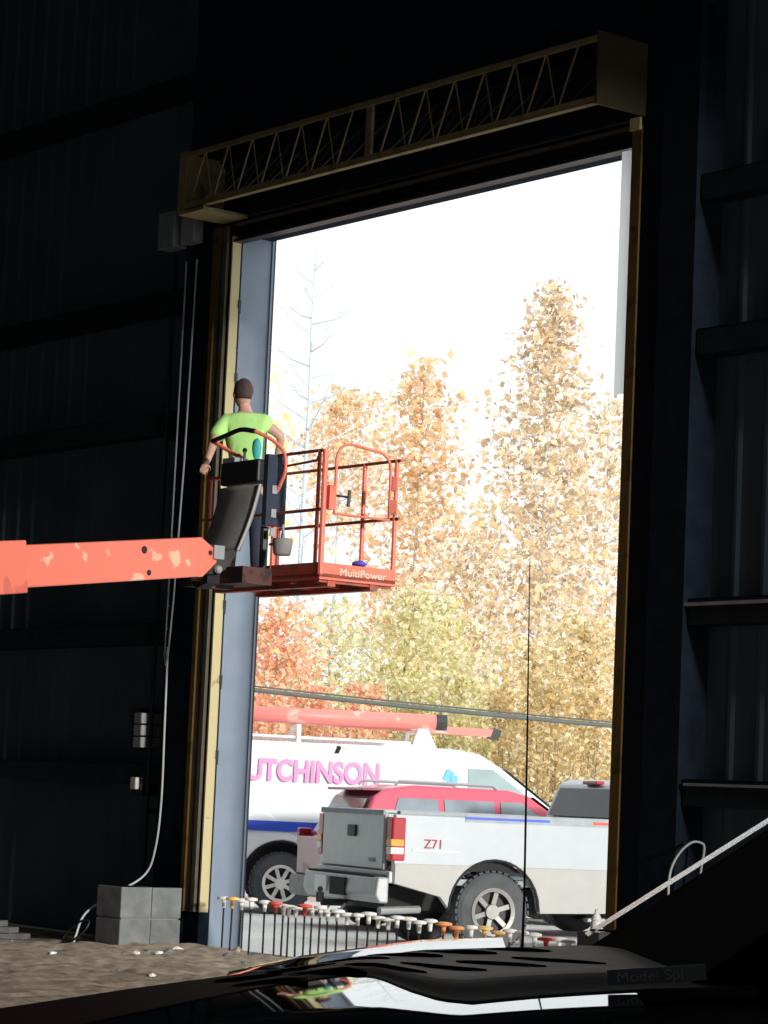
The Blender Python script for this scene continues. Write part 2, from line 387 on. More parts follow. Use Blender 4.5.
# door operator plates, chain, conduit
d = thing('door_operator', 'grey metal door operator housing at the top left of the doorway', 'door operator', W(-.95, -.02, 6.62), WA)
MB().bx(-.10, .18, -.14, 0.02, 0, .36).build('housing', M['galv'], d, bevel=.01)
MB().bx(.24, .46, -.10, 0.02, .02, .30).build('cover', M['switch'], d, bevel=.01)
ch = MB()
L1 = [(-.58, -.12, 6.45), (-.585, -.12, 4.5), (-.59, -.12, 3.2), (-.60, -.12, 2.66), (-.575, -.12, 2.58), (-.545, -.12, 2.66), (-.50, -.12, 3.2), (-.44, -.12, 4.5), (-.40, -.12, 6.45)]
ch.tube(L1, .009, 6)
for zz in [2.7+.22*i for i in range(17)]:
    ch.sphere((-.582, -.12, zz), .012, seg=6)
tag(ch.build('hand_chain', M['galv'], mw=WM), 'long galvanised hand chain loop hanging beside the left door jamb', 'chain')
MB()
cb = MB().tube(smooth_path([(-.585, -.1, 2.75), (-.60, -.08, 2.0), (-.62, -.06, 1.3), (-.68, -.06, .85), (-.78, -.10, .60), (-.74, -.45, .42), (-.58, -.85, .25), (-.52, -.98, .05), (-.50, -1.02, -.05)]), .011, 6)
tag(cb.build('power_cable', M['wirewhite'], mw=WM, smooth=True), 'thin grey power cable running down the wall to the concrete blocks', 'cable')
cp = []
for i in range(26):
    a = i/25*2*PI*1.25
    cp.append((-.30+.20*math.cos(a), -1.12+.05*math.sin(a), .0+.10+.11*math.sin(a+.6)+.0*i))
tag(MB().tube(cp, .010, 6).build('cable_coil', M['blackplastic'], mw=WM, smooth=True), 'loose loop of dark cable on the dirt by the concrete blocks', 'cable')
sw = thing('switch_box', 'stack of three small grey switch boxes on the wall left of the column', 'switch box', W(-1.12, .0, 1.80), WA)
for i in range(3): MB().bx(-.06, .06, -.05, 0.22, i*.115, i*.115+.10).build('switch_module', M['switch'], sw, bevel=.006)
MB().bx(-.24, -.09, .04, .22, -.02, .38).build('backing_box', M['darktrim'], sw)
so = thing('wall_outlet', 'small white outlet box on the dark wall below the switch boxes', 'outlet', W(-1.18, 0, 1.40), WA)
MB().bx(-.045, .045, -.03, .02, 0, .115).build('outlet_face', M['whiteplastic'], so, bevel=.01)
MB().bx(-.10, .10, .02, .24, -.06, .17).build('backing_box', M['darktrim'], so)
cd = thing('conduit', 'dark vertical conduit pipe on the wall left of the column', 'conduit', W(-1.0, .03, 0), WA)
MB().tube([(0, 0, .45), (0, 0, 6.6)], .022, 8).build('pipe', M['girt'], cd)
for z in (1.2, 3.0, 4.8): MB().bx(-.03, .03, 0.0, .20, z-.02, z+.02).build('strap', M['girt'], cd)
# light hose loop on the right wall
hp = [at(px, py, 20.1) for px, py in ((669, 880), (673, 864), (682, 850), (693, 842), (703, 844), (704, 852), (701, 870), (698, 900))]
hp = [hp[0]+Vector((0, 0, -.2))]+hp
hz0 = MB().tube(smooth_path(hp), .010, 6)
tag(hz0.build('hose_loop', M['wirewhite'], smooth=True), 'thin pale hose loop standing up near the right wall', 'hose')

# concrete block pier
pier = thing('block_pier', 'stack of pale concrete blocks at the foot of the left door jamb', 'concrete blocks', W(-.24, -.49, -.06), WA)
MB().bx(-.20, .185, -.31, .31, 0, .575).build('mortar_core', M['mortar'], pier)
for r in range(2):
    for c_ in range(2):
        n0 = -.33+c_*.335; z0 = .005+r*.292
        MB().bx(-.21, .20, n0, n0+.322, z0, z0+.278).build('concrete_block', M['conc'], pier, bevel=.008)
# stacked planks at far left
sp = on_ground(-30, 944, -.08)
for i in range(5):
    w_ = 1.35-.10*i
    o = MB().box((0, 0, 0), (w_, .22, .052)).build('plank', M['plank'], bevel=.005)
    o.location = (sp.x+.05-.06*i-.1, sp.y+.25, -.07+.055*i+.018); o.rotation_euler = (0, 0, -.25+.03*(i % 2))
    tag(o, 'grey weathered plank at the far left of the floor, %s of its stack' % ['lowest', 'second lowest', 'middle one', 'second highest', 'topmost'][i], 'plank', 'stacked planks on the dirt floor')

# debris
def rubble(px, py, size, material, name, label, cat, group, flat=.6):
    p = on_ground(px, py, -.01)
    mb = MB(); bmesh.ops.create_icosphere(mb.bm, subdivisions=1, radius=size)
    for v in mb.bm.verts: v.co = Vector((v.co.x*random.uniform(.8, 1.3), v.co.y*random.uniform(.7, 1.1), v.co.z*flat*random.uniform(.7, 1.2)))
    o = mb.build(name, material); o.location = (p.x, p.y, size*flat*.35+(-.04 if py < 952 else 0)); o.rotation_euler = (0, 0, random.uniform(0, 3))
    tag(o, label, cat, group); return o
words = ['first', 'second', 'third', 'fourth', 'fifth', 'sixth', 'seventh', 'eighth', 'ninth', 'tenth', 'eleventh', 'twelfth', 'thirteenth', 'fourteenth', 'fifteenth', 'sixteenth', 'seventeenth', 'eighteenth', 'nineteenth', 'twentieth', 'twenty-first', 'twenty-second', 'twenty-third', 'twenty-fourth', 'twenty-fifth', 'twenty-sixth', 'twenty-seventh', 'twenty-eighth', 'twenty-ninth', 'thirtieth', 'thirty-first', 'thirty-second', 'thirty-third', 'thirty-fourth', 'thirty-fifth']
for i, (px, py, s) in enumerate([(124, 955, .035), (136, 955, .045), (147, 953, .04), (158, 955, .05), (168, 953, .05), (177, 952, .055), (186, 949, .045), (194, 951, .05), (202, 949, .04)]):
    rubble(px, py, s, M['whiteplastic'] if i % 2 else M['conc'], 'scrap_piece', 'small pale crumpled scrap in front of the concrete blocks, %s from the left' % words[i], 'scrap', 'pale scraps by the concrete blocks', .5)
STW = ['near the plank stack', 'left of the middle of the visible dirt', 'level with the left face of the concrete blocks', 'against the wall left of the concrete blocks', 'alone nearest the hood, below the concrete blocks', 'at the left foot of the blue-grey column', 'in front of the blue-grey column', 'right of the blue-grey column, nearest the hood', 'touching the blue-grey column', 'at the first rebar of the row', 'right behind the pale scraps', 'nearest the hood below the first rebars', 'at the far left edge of the picture', 'below the pale stone at the left', 'below the left edge of the concrete blocks']
for i, (px, py, s) in enumerate([(38, 942, .035), (52, 956, .045), (91, 957, .03), (80, 942, .05), (152, 978, .03), (205, 948, .04), (216, 951, .045), (227, 957, .04), (222, 946, .03), (238, 953, .05), (184, 951, .05), (244, 965, .03), (12, 941, .04), (64, 968, .03), (118, 972, .025)]):
    rubble(px, py, s, M['whiteplastic'] if i in (1, 4) else M['conc'] if i % 3 else M['dirt'], 'stone', 'small %s stone on the dirt floor %s' % ('pale' if i % 3 else 'brown', STW[i]), 'stone', 'loose stones on the dirt floor', .7)

# ================================================================ REBAR ROW
xs = [224, 232, 241, 251, 265, 276, 283, 289, 297, 305, 312, 320, 328, 337, 348, 358, 368, 378, 388, 398, 408, 419, 431, 443, 456, 470, 484, 497, 510, 522, 534, 546, 558, 569]
for i, px in enumerate(xs):
    f_ = (px-224)/345
    n_ = (-.02, -.16)[i % 2]
    u_, z_ = wp(px, lerp(896, 938, f_)+random.uniform(-2, 2), n_)
    kind = 'amber' if i in (1, 26, 27) else 'red' if i in (5, 9, 31) else 'orange' if i in (23, 24) else 'white'
    o = thing('rebar', '%s-capped steel rebar standing in the doorway row, %s from the blue-grey column' % (kind, words[i]), 'rebar', W(u_, n_, -.06), WA, 'capped rebar across the doorway')
    h_ = z_+.06
    lean = random.uniform(-.015, .015)
    rm = MB().tube([(0, 0, 0), (lean, 0, h_-.02)], .0095, 6)
    rm.build('steel_bar', M['steel'], o)
    cm = M[{'amber': 'capa', 'red': 'capr', 'orange': 'capo', 'white': 'capw'}[kind]]
    rr = random.uniform(.056, .072)
    MB().lathe([(.016, -.10), (.02, -.045), (.022, -.03), (rr*.93, -.026), (rr, -.016), (rr*.9, -.004), (rr*.4, .003), (0, .004)], (lean, 0, h_), seg=14).build('safety_cap', cm, o, smooth=True)

# white bottle on a kerb block by the right jamb
u_, z_ = wp(596, 932, -.25)
kb = MB().bx(-.12, .12, -.08, .08, 0, z_+.08)
o = kb.build('kerb_block', M['footing']); o.matrix_world = Matrix.Translation(W(u_, -.25, -.08)) @ Matrix.Rotation(WA, 4, 'Z')
tag(o, 'low dark concrete block at the foot of the right door jamb', 'concrete block')
b = thing('plastic_bottle', 'white plastic bottle with conical top beside the right door jamb', 'bottle', W(u_, -.25, z_), WA)
MB().lathe([(0, 0), (.038, 0), (.043, .01), (.043, .07), (.038, .085), (.025, .088)], seg=16).build('bottle_body', M['whiteplastic'], b, smooth=True)
MB().lathe([(.025, .086), (.042, .088), (.040, .10), (.014, .15), (.012, .17), (0, .17)], seg=16).build('bottle_top', M['capw'], b, smooth=True)

# ================================================================ BOOM LIFT
BU0, BU1, BN0, BN1, BZ = 1.42, 3.12, -1.10, -.31, 3.17
chas = W(4.6, -10.2, 0)
lift = thing('boom_lift', 'orange boom lift reaching in from the left with its platform raised before the doorway', 'boom lift', chas, WA)
Linv = (Matrix.Translation(chas) @ Matrix.Rotation(WA, 4, 'Z')).inverted()
WL = Linv @ WM     # wall-frame coordinates -> lift local
def part(mb, name, material, parent=None, **k):
    return mb.build(name, material, parent or lift, M4=WL, **k)
dk = .14
deck = part(MB().bx(BU0, BU1, BN0, BN1, BZ+.02, BZ+.05), 'deck', M['orangeshade'])
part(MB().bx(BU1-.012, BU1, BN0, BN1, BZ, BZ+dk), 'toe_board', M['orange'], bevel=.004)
part(MB().bx(BU0, BU1-.012, BN0, BN0+.012, BZ, BZ+dk), 'toe_board', M['orangeshade'])
part(MB().bx(BU0, BU1-.012, BN1-.012, BN1, BZ, BZ+dk), 'toe_board', M['orangeshade'])
part(MB().bx(BU0, BU0+.012, BN0, BN1, BZ, BZ+dk), 'toe_board', M['orangeshade'])
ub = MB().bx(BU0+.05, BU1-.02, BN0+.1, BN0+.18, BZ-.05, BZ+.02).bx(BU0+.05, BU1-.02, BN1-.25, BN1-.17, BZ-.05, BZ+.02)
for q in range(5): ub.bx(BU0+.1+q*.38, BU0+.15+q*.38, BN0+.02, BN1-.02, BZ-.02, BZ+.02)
part(ub, 'deck_frame', M['orangeshade'])
# lettering on the +u toe board
tb = deck
text_mesh('lettering', 'MultiPower', .088, M['lt'], deck, WL @ Matrix.Translation((BU1+.002, BN0+.20, BZ+.045)) @ Matrix(((0, 0, 1, 0), (1, 0, 0, 0), (0, 1, 0, 0), (0, 0, 0, 1))) @ Matrix.Rotation(0, 4, 'Z'), .001, width=.48)
RZ = BZ+1.07; MZ = BZ+.58
def post(u, n, z1=RZ, r=.019, name='post', m_='orange'):
    return part(MB().tube([(u, n, BZ+.04), (u, n, z1)], r, 8), name, M[m_])
post(BU1-.02, BN0+.02, r=.024); post(BU1-.10, BN0+.02, r=.017); post(BU1-.02, BN1-.02); post(BU0+.02, BN0+.02, RZ-.12, m_='orangeshade'); post(BU0+.02, BN1-.02, RZ-.05, m_='orangeshade')
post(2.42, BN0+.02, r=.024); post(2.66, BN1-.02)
def rail(pts, r=.014, name='rail', m_='orangeshade'): return part(MB().tube(pts, r, 8), name, M[m_])
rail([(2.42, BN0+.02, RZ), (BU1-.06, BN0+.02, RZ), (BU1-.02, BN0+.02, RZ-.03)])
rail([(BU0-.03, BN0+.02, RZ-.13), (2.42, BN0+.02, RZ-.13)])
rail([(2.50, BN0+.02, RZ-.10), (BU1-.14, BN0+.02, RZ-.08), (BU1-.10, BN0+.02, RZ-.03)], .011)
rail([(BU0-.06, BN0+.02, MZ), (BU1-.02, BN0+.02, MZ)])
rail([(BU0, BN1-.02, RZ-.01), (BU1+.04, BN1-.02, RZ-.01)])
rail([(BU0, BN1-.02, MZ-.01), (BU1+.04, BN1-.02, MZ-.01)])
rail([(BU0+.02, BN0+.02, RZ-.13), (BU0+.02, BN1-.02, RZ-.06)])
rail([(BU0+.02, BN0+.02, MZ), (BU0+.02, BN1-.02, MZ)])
# gate on the +u end
gz0, gz1 = BZ+.55, BZ+1.14; ga, gb = BN0+.12, BN1-.10; r_ = .14
gp = [(BU1, ga, gz0), (BU1, ga, gz1-r_)]+[(BU1, ga+r_-r_*math.cos(a), gz1-r_+r_*math.sin(a)) for a in (.4, .8, 1.2, 1.57)]
gp += [(BU1, gb-r_+r_*math.sin(a), gz1-.03-r_+r_*math.cos(a)) for a in (0, .4, .8, 1.2, 1.57)]+[(BU1, gb, gz0)]
gate = part(MB().tube(gp, .013, 8, closed=True), 'gate', M['orange'])
part(MB().bx(BU1-.03, BU1+.02, BN0+.05, BN0+.11, BZ+.58, BZ+.78), 'gate_hinge', M['orange'], gate)
part(MB().bx(BU1-.02, BU1+.015, BN1-.10, BN1-.035, BZ+.60, BZ+.72), 'gate_latch', M['orangeshade'], gate)
part(MB().bx(BU1-.02, BU1+.015, BN1-.09, BN1-.04, BZ+.80, BZ+.92), 'gate_latch', M['orangeshade'], gate)
part(MB().tube([(BU1, BN0+.12, BZ+.70), (BU1, BN0+.26, BZ+.70)], .01).tube([(BU1, BN0+.26, BZ+.62), (BU1, BN0+.27, BZ+.76)], .014), 'gate_handle', M['blackplastic'], gate)
# guard hoop round the control console
part(MB().tube(smooth_path([(1.70, BN0-.16, RZ+.16), (1.95, BN0-.18, RZ+.19), (2.18, BN0-.20, RZ+.215), (2.36, BN0-.18, RZ+.19)]), .021, 8), 'guard_bar', M['blackplastic'])
part(MB().tube(smooth_path([(2.36, BN0-.18, RZ+.19), (2.47, BN0-.08, RZ+.12), (2.54, BN0, RZ+.02), (2.56, BN0+.01, RZ-.12), (2.50, BN0+.01, RZ-.24), (2.43, BN0+.01, RZ-.33)]), .016, 8), 'guard_hoop', M['orange'])
part(MB().tube([(1.70, BN0-.16, RZ+.16), (1.95, BN0-.05, RZ+.02), (1.96, BN0-.02, RZ-.15)], .018, 8).tube([(1.95, BN0-.05, RZ+.04), (2.10, BN0+.02, RZ-.10)], .014, 8), 'guard_strut', M['orange'])
# console
con = part(MB().bx(1.84, 2.40, BN0-.16, BN0+.10, RZ-.24, RZ-.04), 'control_console', M['blackplastic'], bevel=.02)
part(MB().tube([(2.08, BN0-.08, RZ-.04), (2.08, BN0-.08, RZ+.05)], .012).sphere((2.08, BN0-.08, RZ+.06), .022, seg=8), 'joystick', M['blackplastic'], con)
part(MB().bx(1.84, 2.02, BN0-.14, BN0, RZ-.04, RZ+.0), 'control_panel', M['galv'], con)
part(MB().bx(2.40, 2.46, BN0-.10, BN0+.10, RZ-.60, RZ-.0), 'side_box', M['jeans'], con)
for zz in (.30, .50, .66): part(MB().bx(2.455, 2.468, BN0-.05, BN0+.0, RZ-zz-.03, RZ-zz+.04), 'data_plate', M['switch'], con)
part(MB().tube([(2.34, BN0-.02, BZ+.02), (2.34, BN0-.02, RZ-.6)], .035), 'console_leg', M['blackplastic'], con)
# hanging dark sheet cover: curved plate in front of the console
def sheet(offset):
    rows = []
    for i in range(13):
        t_ = i/12
        z = lerp(RZ-.26, BZ+.25, t_)
        ul = lerp(1.84, 1.72, t_) ; ur = lerp(2.44, 2.30, t_)
        nn = BN0-.15-.10*t_+.02*math.sin(t_*3)
        rows.append([(lerp(ul, ur, s_), nn-.04*math.sin(s_*PI)+offset, z) for s_ in [q/8 for q in range(9)]])
    return rows
shm = MB().grid(sheet(0))
bmesh.ops.recalc_face_normals(shm.bm, faces=shm.bm.faces)
bmesh.ops.solidify(shm.bm, geom=shm.bm.faces[:], thickness=.02)
cov = part(shm, 'console_cover', M['darkgrey'], smooth=True)
rr_ = sheet(-.01)
part(MB().tube([r[-1] for r in rr_], .010, 6), 'cover_edge', M['edgegrey'], cov)
lo = rr_[-1]
cb_ = MB(); pa, pb, pc, pd = Vector(lo[0]), Vector(lo[-1]), Vector((2.22, BN0-.30, BZ+.08)), Vector((2.14, BN0-.30, BZ+.08))
for off in (0, -.02):
    vv = [cb_.bm.verts.new(p+Vector((0, off, 0))) for p in (pa, pa.lerp(pb, .55), pb-Vector((0, 0, -.0)), pc, pd)]; cb_.bm.faces.new(vv)
part(cb_, 'cover_flap', M['edgegrey'], cov)
# mount: brackets / rotator between boom tip and platform
tipb = [at(28, 565.5, 20.0), at(187, 557, 21.6)]
bd = (tipb[1]-tipb[0]).normalized()
tip = at(203, 556.5, 21.76)
mt = MB().bx(1.55, 2.45, BN0-.30, BN0, BZ-.03, BZ+.11).bx(1.9, 2.05, BN0-.34, BN0-.1, BZ-.06, BZ+.25)
part(mt, 'rotator_mount', M['mountdark'])
part(MB().lathe([(.09, 0), (.10, .02), (.10, .28), (.08, .3), (0, .3)], (1.98, BN0-.38, BZ-.05), seg=16), 'rotator', M['mountdark'])
tw = WM.inverted() @ tip
part(MB().bar((tw.x, tw.y, tw.z-.02), (1.98, BN0-.38, BZ+.10), .18, .24), 'mount_link', M['blackplastic'])
part(MB().bar((tw.x+.02, tw.y+.1, tw.z-.16), (1.70, BN0-.20, BZ-.0), .10, .10), 'level_cylinder', M['under'])
part(MB().bx(tw.x+.10, tw.x+.13, tw.y+.02, tw.y+.12, tw.z-.02, tw.z+.09).sphere((tw.x+.08, tw.y+.1, tw.z-.1), .035, seg=8), 'decal', M['switch'])
# boom sections (in world, then to lift local)
LI = Linv
def wpart(mb, name, material, parent=None, **k): return mb.build(name, material, parent or lift, M4=LI, **k)
x = bd; yv = Vector((0, 0, 1)).cross(x).normalized(); zv = x.cross(yv)
RB = Matrix((x, yv, zv)).transposed()
def bbox_along(s0, s1, w, h, dz=0):   # distances measured back from tip
    c = tip - bd*((s0+s1)/2) + zv*dz
    return MB().box(c, (abs(s1-s0), w, h), RB)
def boom_seg(s0, s1, w, h, name, material, bev=.012):
    o = bbox_along(s0, s1, w, h)
    return wpart(o, name, material, bevel=bev)
fly = boom_seg(.16, 4.0, .22, .315, 'fly_boom', M['orangeworn'])
# nose wedge
nb = MB()
pts = [(0, .0), (.03, .05), (-.16, .158), (-.22, .158), (-.22, -.158), (-.16, -.158), (.03, -.05)]
nb.prism([(p[0], p[1]) for p in pts[1:]], -.11, .11)
nb.bm.transform(Matrix.Translation(tip) @ RB.to_4x4())
wpart(nb, 'boom_nose', M['orange'])
pin = MB()
for s0, z0, r0 in ((.9, .08, .03), (2.6, .0, .03), (.85, -.10, .022), (.05, .03, .02)):
    pin.lathe([(0, -.118), (r0, -.118), (r0, .118), (0, .118)], (-s0, 0, z0), axis='Y', seg=12)
pin.bm.transform(Matrix.Translation(tip) @ RB.to_4x4())
wpart(pin, 'boom_pin', M['under'])
boom_seg(2.32+.0, 6.4, .29, .39, 'mid_boom', M['orange'])
pv = chas + Vector((0, 0, 1.9))
start = tip - bd*6.0
bb = MB().bar(start, pv, .36, .46)
wpart(bb, 'base_boom', M['orange'], bevel=.015)
# chassis and turret (lift local)
MB().bx(-.6, .6, -.9, .9, .85, 1.75).build('turret', M['orange'], lift, bevel=.06)
MB().bx(-.2, .2, -.35, .35, 1.7, 2.15).build('boom_pivot', M['orangeshade'], lift, bevel=.03)
MB().bx(-.75, .75, -1.25, 1.25, .45, .85).build('chassis', M['darkgrey'], lift, bevel=.04)
for sx_ in (-1, 1):
    for sy_ in (-1, 1):
        wh = MB().lathe([(.0, -.15), (.30, -.15), (.44, -.14), (.46, -.05), (.46, .05), (.44, .14), (.30, .15), (0, .15)], (sx_*.95, sy_*.95, .44), axis='X', seg=28).build('wheel', M['rubber'], lift, smooth=False)
        MB().lathe([(0, -.16), (.24, -.16), (.26, -.12), (.26, .12), (.24, .16), (0, .16)], (sx_*.95, sy_*.95, .44), axis='X', seg=20).build('rim', M['whiteplastic'], wh)

# blue-violet cloth and bucket
o = MB().sphere((0, 0, 0), .06, (1.1, .9, .42), 12)
for v in o.bm.verts: v.co += Vector((random.uniform(-.006, .006), random.uniform(-.006, .006), random.uniform(-.004, .004)))
o = o.build('rag', M['violet'], smooth=True); o.location = W(BU1-.06, BN0+.45, BZ+.165)
tag(o, 'blue-violet rag lying on the edge of the lift platform', 'rag')
MB()
bk = thing('bucket', 'small dark grey bucket hanging on the side of the lift platform', 'bucket', W(2.74, BN0-.115, BZ+.20), WA)
MB().lathe([(0, 0), (.065, 0), (.075, .02), (.085, .12), (.08, .14), (.06, .14), (.06, .04), (0, .04)], seg=18).build('bucket_body', M['darkgrey'], bk, smooth=True)
MB().tube([(-.02, .0, .13), (0, 0, .25), (.02, .0, .13)], .009).tube([(-.18, 0, .10), (-.08, 0, .10)], .012).build('handle', M['galv'], bk)

# ================================================================ PERSON
def skin_bm(chains, sub=1):
    """chains: list of (points, radii); first chain is root; others begin at nearest vertex given as index key"""
    verts, edges, rad = [], [], []
    def vi(p):
        for i, q in enumerate(verts):
            if (q-Vector(p)).length < 1e-4: return i
        verts.append(Vector(p)); rad.append(None); return len(verts)-1
    for pts, rs in chains:
        ids = []
        for p, r in zip(pts, rs):
            i = vi(p); rad[i] = rad[i] or r; ids.append(i)
        edges += list(zip(ids, ids[1:]))
    me = bpy.data.meshes.new('tmp'); me.from_pydata([tuple(v) for v in verts], edges, [])
    o = bpy.data.objects.new('tmp', me); C.objects.link(o)
    md = o.modifiers.new('s', 'SKIN'); md.use_smooth_shade = True
    for i, sv in enumerate(me.skin_vertices[0].data):
        r = rad[i]; sv.radius = r if isinstance(r, tuple) else (r, r); sv.use_root = (i == 0)
    if sub: sm = o.modifiers.new('d', 'SUBSURF'); sm.levels = sub; sm.render_levels = sub
    bpy.context.view_layer.update()
    m2 = bpy.data.meshes.new_from_object(o.evaluated_get(bpy.context.evaluated_depsgraph_get()))
    bpy.data.objects.remove(o)
    bm = bmesh.new(); bm.from_mesh(m2); return bm
def J(px, py, d): return at(px, py, d)
D = 23.55
fl = BZ+.052
hipc = J(246, 478, D); 
hipc.z = fl+.92
pel = hipc; waist = pel+Vector((-.01, .02, .16)); chest = pel+Vector((-.04, .05, .42)); neckb = pel+Vector((-.042, .09, .575)); neck = pel+Vector((-.04, .11, .63)); headc = J(243, 394, D+.12)
shL = chest+Vector((-.18, .02, .09)); shR = chest+Vector((.17, .0, .10))
elL = J(213, 444, D-.05); haL = J(206, 464, D-.35)
elR = J(282, 437, D+.08); haR = J(276, 462, D+.2)
hL = pel+Vector((-.09, 0, -.05)); hR = pel+Vector((.09, 0, -.05))
knL = Vector((hL.x-.02, hL.y+.04, fl+.48)); knR = Vector((hR.x+.03, hR.y+.05, fl+.48))
anL = Vector((hL.x-.03, hL.y, fl+.09)); anR = Vector((hR.x+.05, hR.y, fl+.09))
chains = [([pel, waist, chest, neckb, neck, headc-Vector((0, 0, .06))], [.135, .122, .145, .095, .058, .056]),
          ([chest, shL, elL, haL], [.145, .066, .046, .029]), ([chest, shR, elR, haR], [.145, .066, .046, .029]),
          ([pel, hL, knL, anL], [.135, .095, .062, .042]), ([pel, hR, knR, anR], [.135, .095, .062, .042])]
bm = skin_bm(chains, 2)
def ell(bm, c, r, s_, rot=None, seg=20):
    bmesh.ops.create_uvsphere(bm, u_segments=seg, v_segments=seg//2+2, radius=r, matrix=Matrix.Translation(c) @ (rot or Matrix.Identity(4)) @ Matrix.Diagonal((*s_, 1)))
hrot = Matrix.Rotation(.35, 4, 'Z')          # faces away and a little left
ell(bm, headc, .1, (.80, .98, 1.18), hrot, 24)
ell(bm, headc+Vector((-.005, .03, -.06)), .07, (.85, .9, .85), hrot)
ell(bm, headc+hrot @ Vector((0, .10, -.015)), .02, (.7, 1, 1.2))          # nose
for s_ in (-1, 1): ell(bm, headc+hrot @ Vector((s_*.082, .0, -.01)), .028, (.4, .8, 1.15), hrot)   # ears
ell(bm, headc+hrot @ Vector((0, .085, -.062)), .02, (1.3, .5, .35))       # mouth
def hand(bm, wrist, frm, side):
    d = (wrist-frm).normalized(); s_ = d.cross(Vector((0, 0, 1))).normalized()*side; dn_ = s_.cross(d)*side
    if dn_.z > 0: dn_ = -dn_
    palm = wrist+d*.045
    ell(bm, palm, .04, (1, 1, .5), d.to_track_quat('X', 'Z').to_matrix().to_4x4(), 14)
    for q in range(4):
        o = s_*((q-1.5)*.02); L = (.07, .08, .075, .06)[q]; b0 = palm+d*.025+o
        p1 = b0+d*L*.5; p2 = p1+d*L*.22+dn_*L*.25; p3 = p2+dn_*L*.3-d*L*.05
        f = skin_bm([([b0-d*.02, p1, p2, p3], [.0095, .009, .0085, .007])], 1)
        me = bpy.data.meshes.new('t'); f.to_mesh(me); f.free(); bm.from_mesh(me)
    b0 = palm-s_*.03-d*.01
    f = skin_bm([([b0, b0-s_*.018+d*.025+dn_*.01, b0-s_*.012+d*.05+dn_*.03], [.012, .011, .008])], 1)
    me = bpy.data.meshes.new('t'); f.to_mesh(me); f.free(); bm.from_mesh(me)
hand(bm, haL, elL, 1); hand(bm, haR, elR, -1)
per = thing('person', 'person in a bright lime green t-shirt standing in the lift platform, back turned', 'person', (pel.x, pel.y, fl), 0)
PI_ = Matrix.Translation((-pel.x, -pel.y, -fl))
def remesh_build(bm, name, material, vox, smooth=True):
    me = bpy.data.meshes.new(name); bm.transform(PI_); bm.to_mesh(me); bm.free()
    o = bpy.data.objects.new('tmp', me); C.objects.link(o)
    r = o.modifiers.new('r', 'REMESH'); r.mode = 'VOXEL'; r.voxel_size = vox; r.use_smooth_shade = True
    sm = o.modifiers.new('c', 'SMOOTH'); sm.iterations = 2; sm.factor = .5
    bpy.context.view_layer.update()
    m2 = bpy.data.meshes.new_from_object(o.evaluated_get(bpy.context.evaluated_depsgraph_get()))
    bpy.data.objects.remove(o); m2.materials.clear(); m2.materials.append(material); m2.name = name
    for p in m2.polygons: p.use_smooth = True
    o = bpy.data.objects.new(name, m2); C.objects.link(o); o.parent = per; return o
remesh_build(bm, 'body', M['skin'], .006)
slL = shL.lerp(elL, .82); slR = shR.lerp(elR, .45)
sb = skin_bm([([pel+Vector((0, 0, -.04)), pel, waist, chest, neckb], [.158, .158, .150, .168, .092]),
              ([chest, shL, slL], [.168, .092, .080]), ([chest, shR, slR], [.168, .092, .082])], 2)
shirt = remesh_build(sb, 'shirt', M['lime'], .009)
tp = MB().sphere(PI_ @ (waist+Vector((.10, -.125, .10))), .05, (.75, .45, 2.0), 12); tp.build('shirt_patch', M['teal'], shirt, smooth=True)
jb = skin_bm([([pel+Vector((0, 0, .03)), pel+Vector((0, 0, -.05))], [.148, .145]), ([pel+Vector((0, 0, -.05)), hL+Vector((0, 0, -.02)), knL, anL], [.145, .11, .08, .065]), ([pel+Vector((0, 0, -.05)), hR+Vector((0, 0, -.02)), knR, anR], [.145, .11, .08, .065])], 2)
remesh_build(jb, 'trousers', M['jeans'], .010)
for an in (anL, anR):
    f = bmesh.new(); ell(f, an+Vector((0, .06, -.045)), .1, (.5, 1.35, .46)); ell(f, an+Vector((0, 0, .01)), .055, (1, 1, 1.4))
    for v in f.verts:
        if v.co.z < fl+.002: v.co.z = fl+.002
    remesh_build(f, 'boot', M['boot'], .008)
hb = bmesh.new(); ell(hb, headc+hrot @ Vector((0, -.012, .022)), .107, (.82, .98, 1.10), hrot, 24)
bmesh.ops.delete(hb, geom=[v for v in hb.verts if (v.co.z < headc.z-.062) or ((hrot.inverted() @ (v.co-headc)).y > .055 and v.co.z < headc.z+.05)], context='VERTS')
bmesh.ops.solidify(hb, geom=hb.faces[:], thickness=.006)
hb.transform(PI_); me = bpy.data.meshes.new('hair'); hb.to_mesh(me); hb.free(); me.materials.append(M['hair'])
for p in me.polygons: p.use_smooth = True
o = bpy.data.objects.new('hair', me); C.objects.link(o); o.parent = per

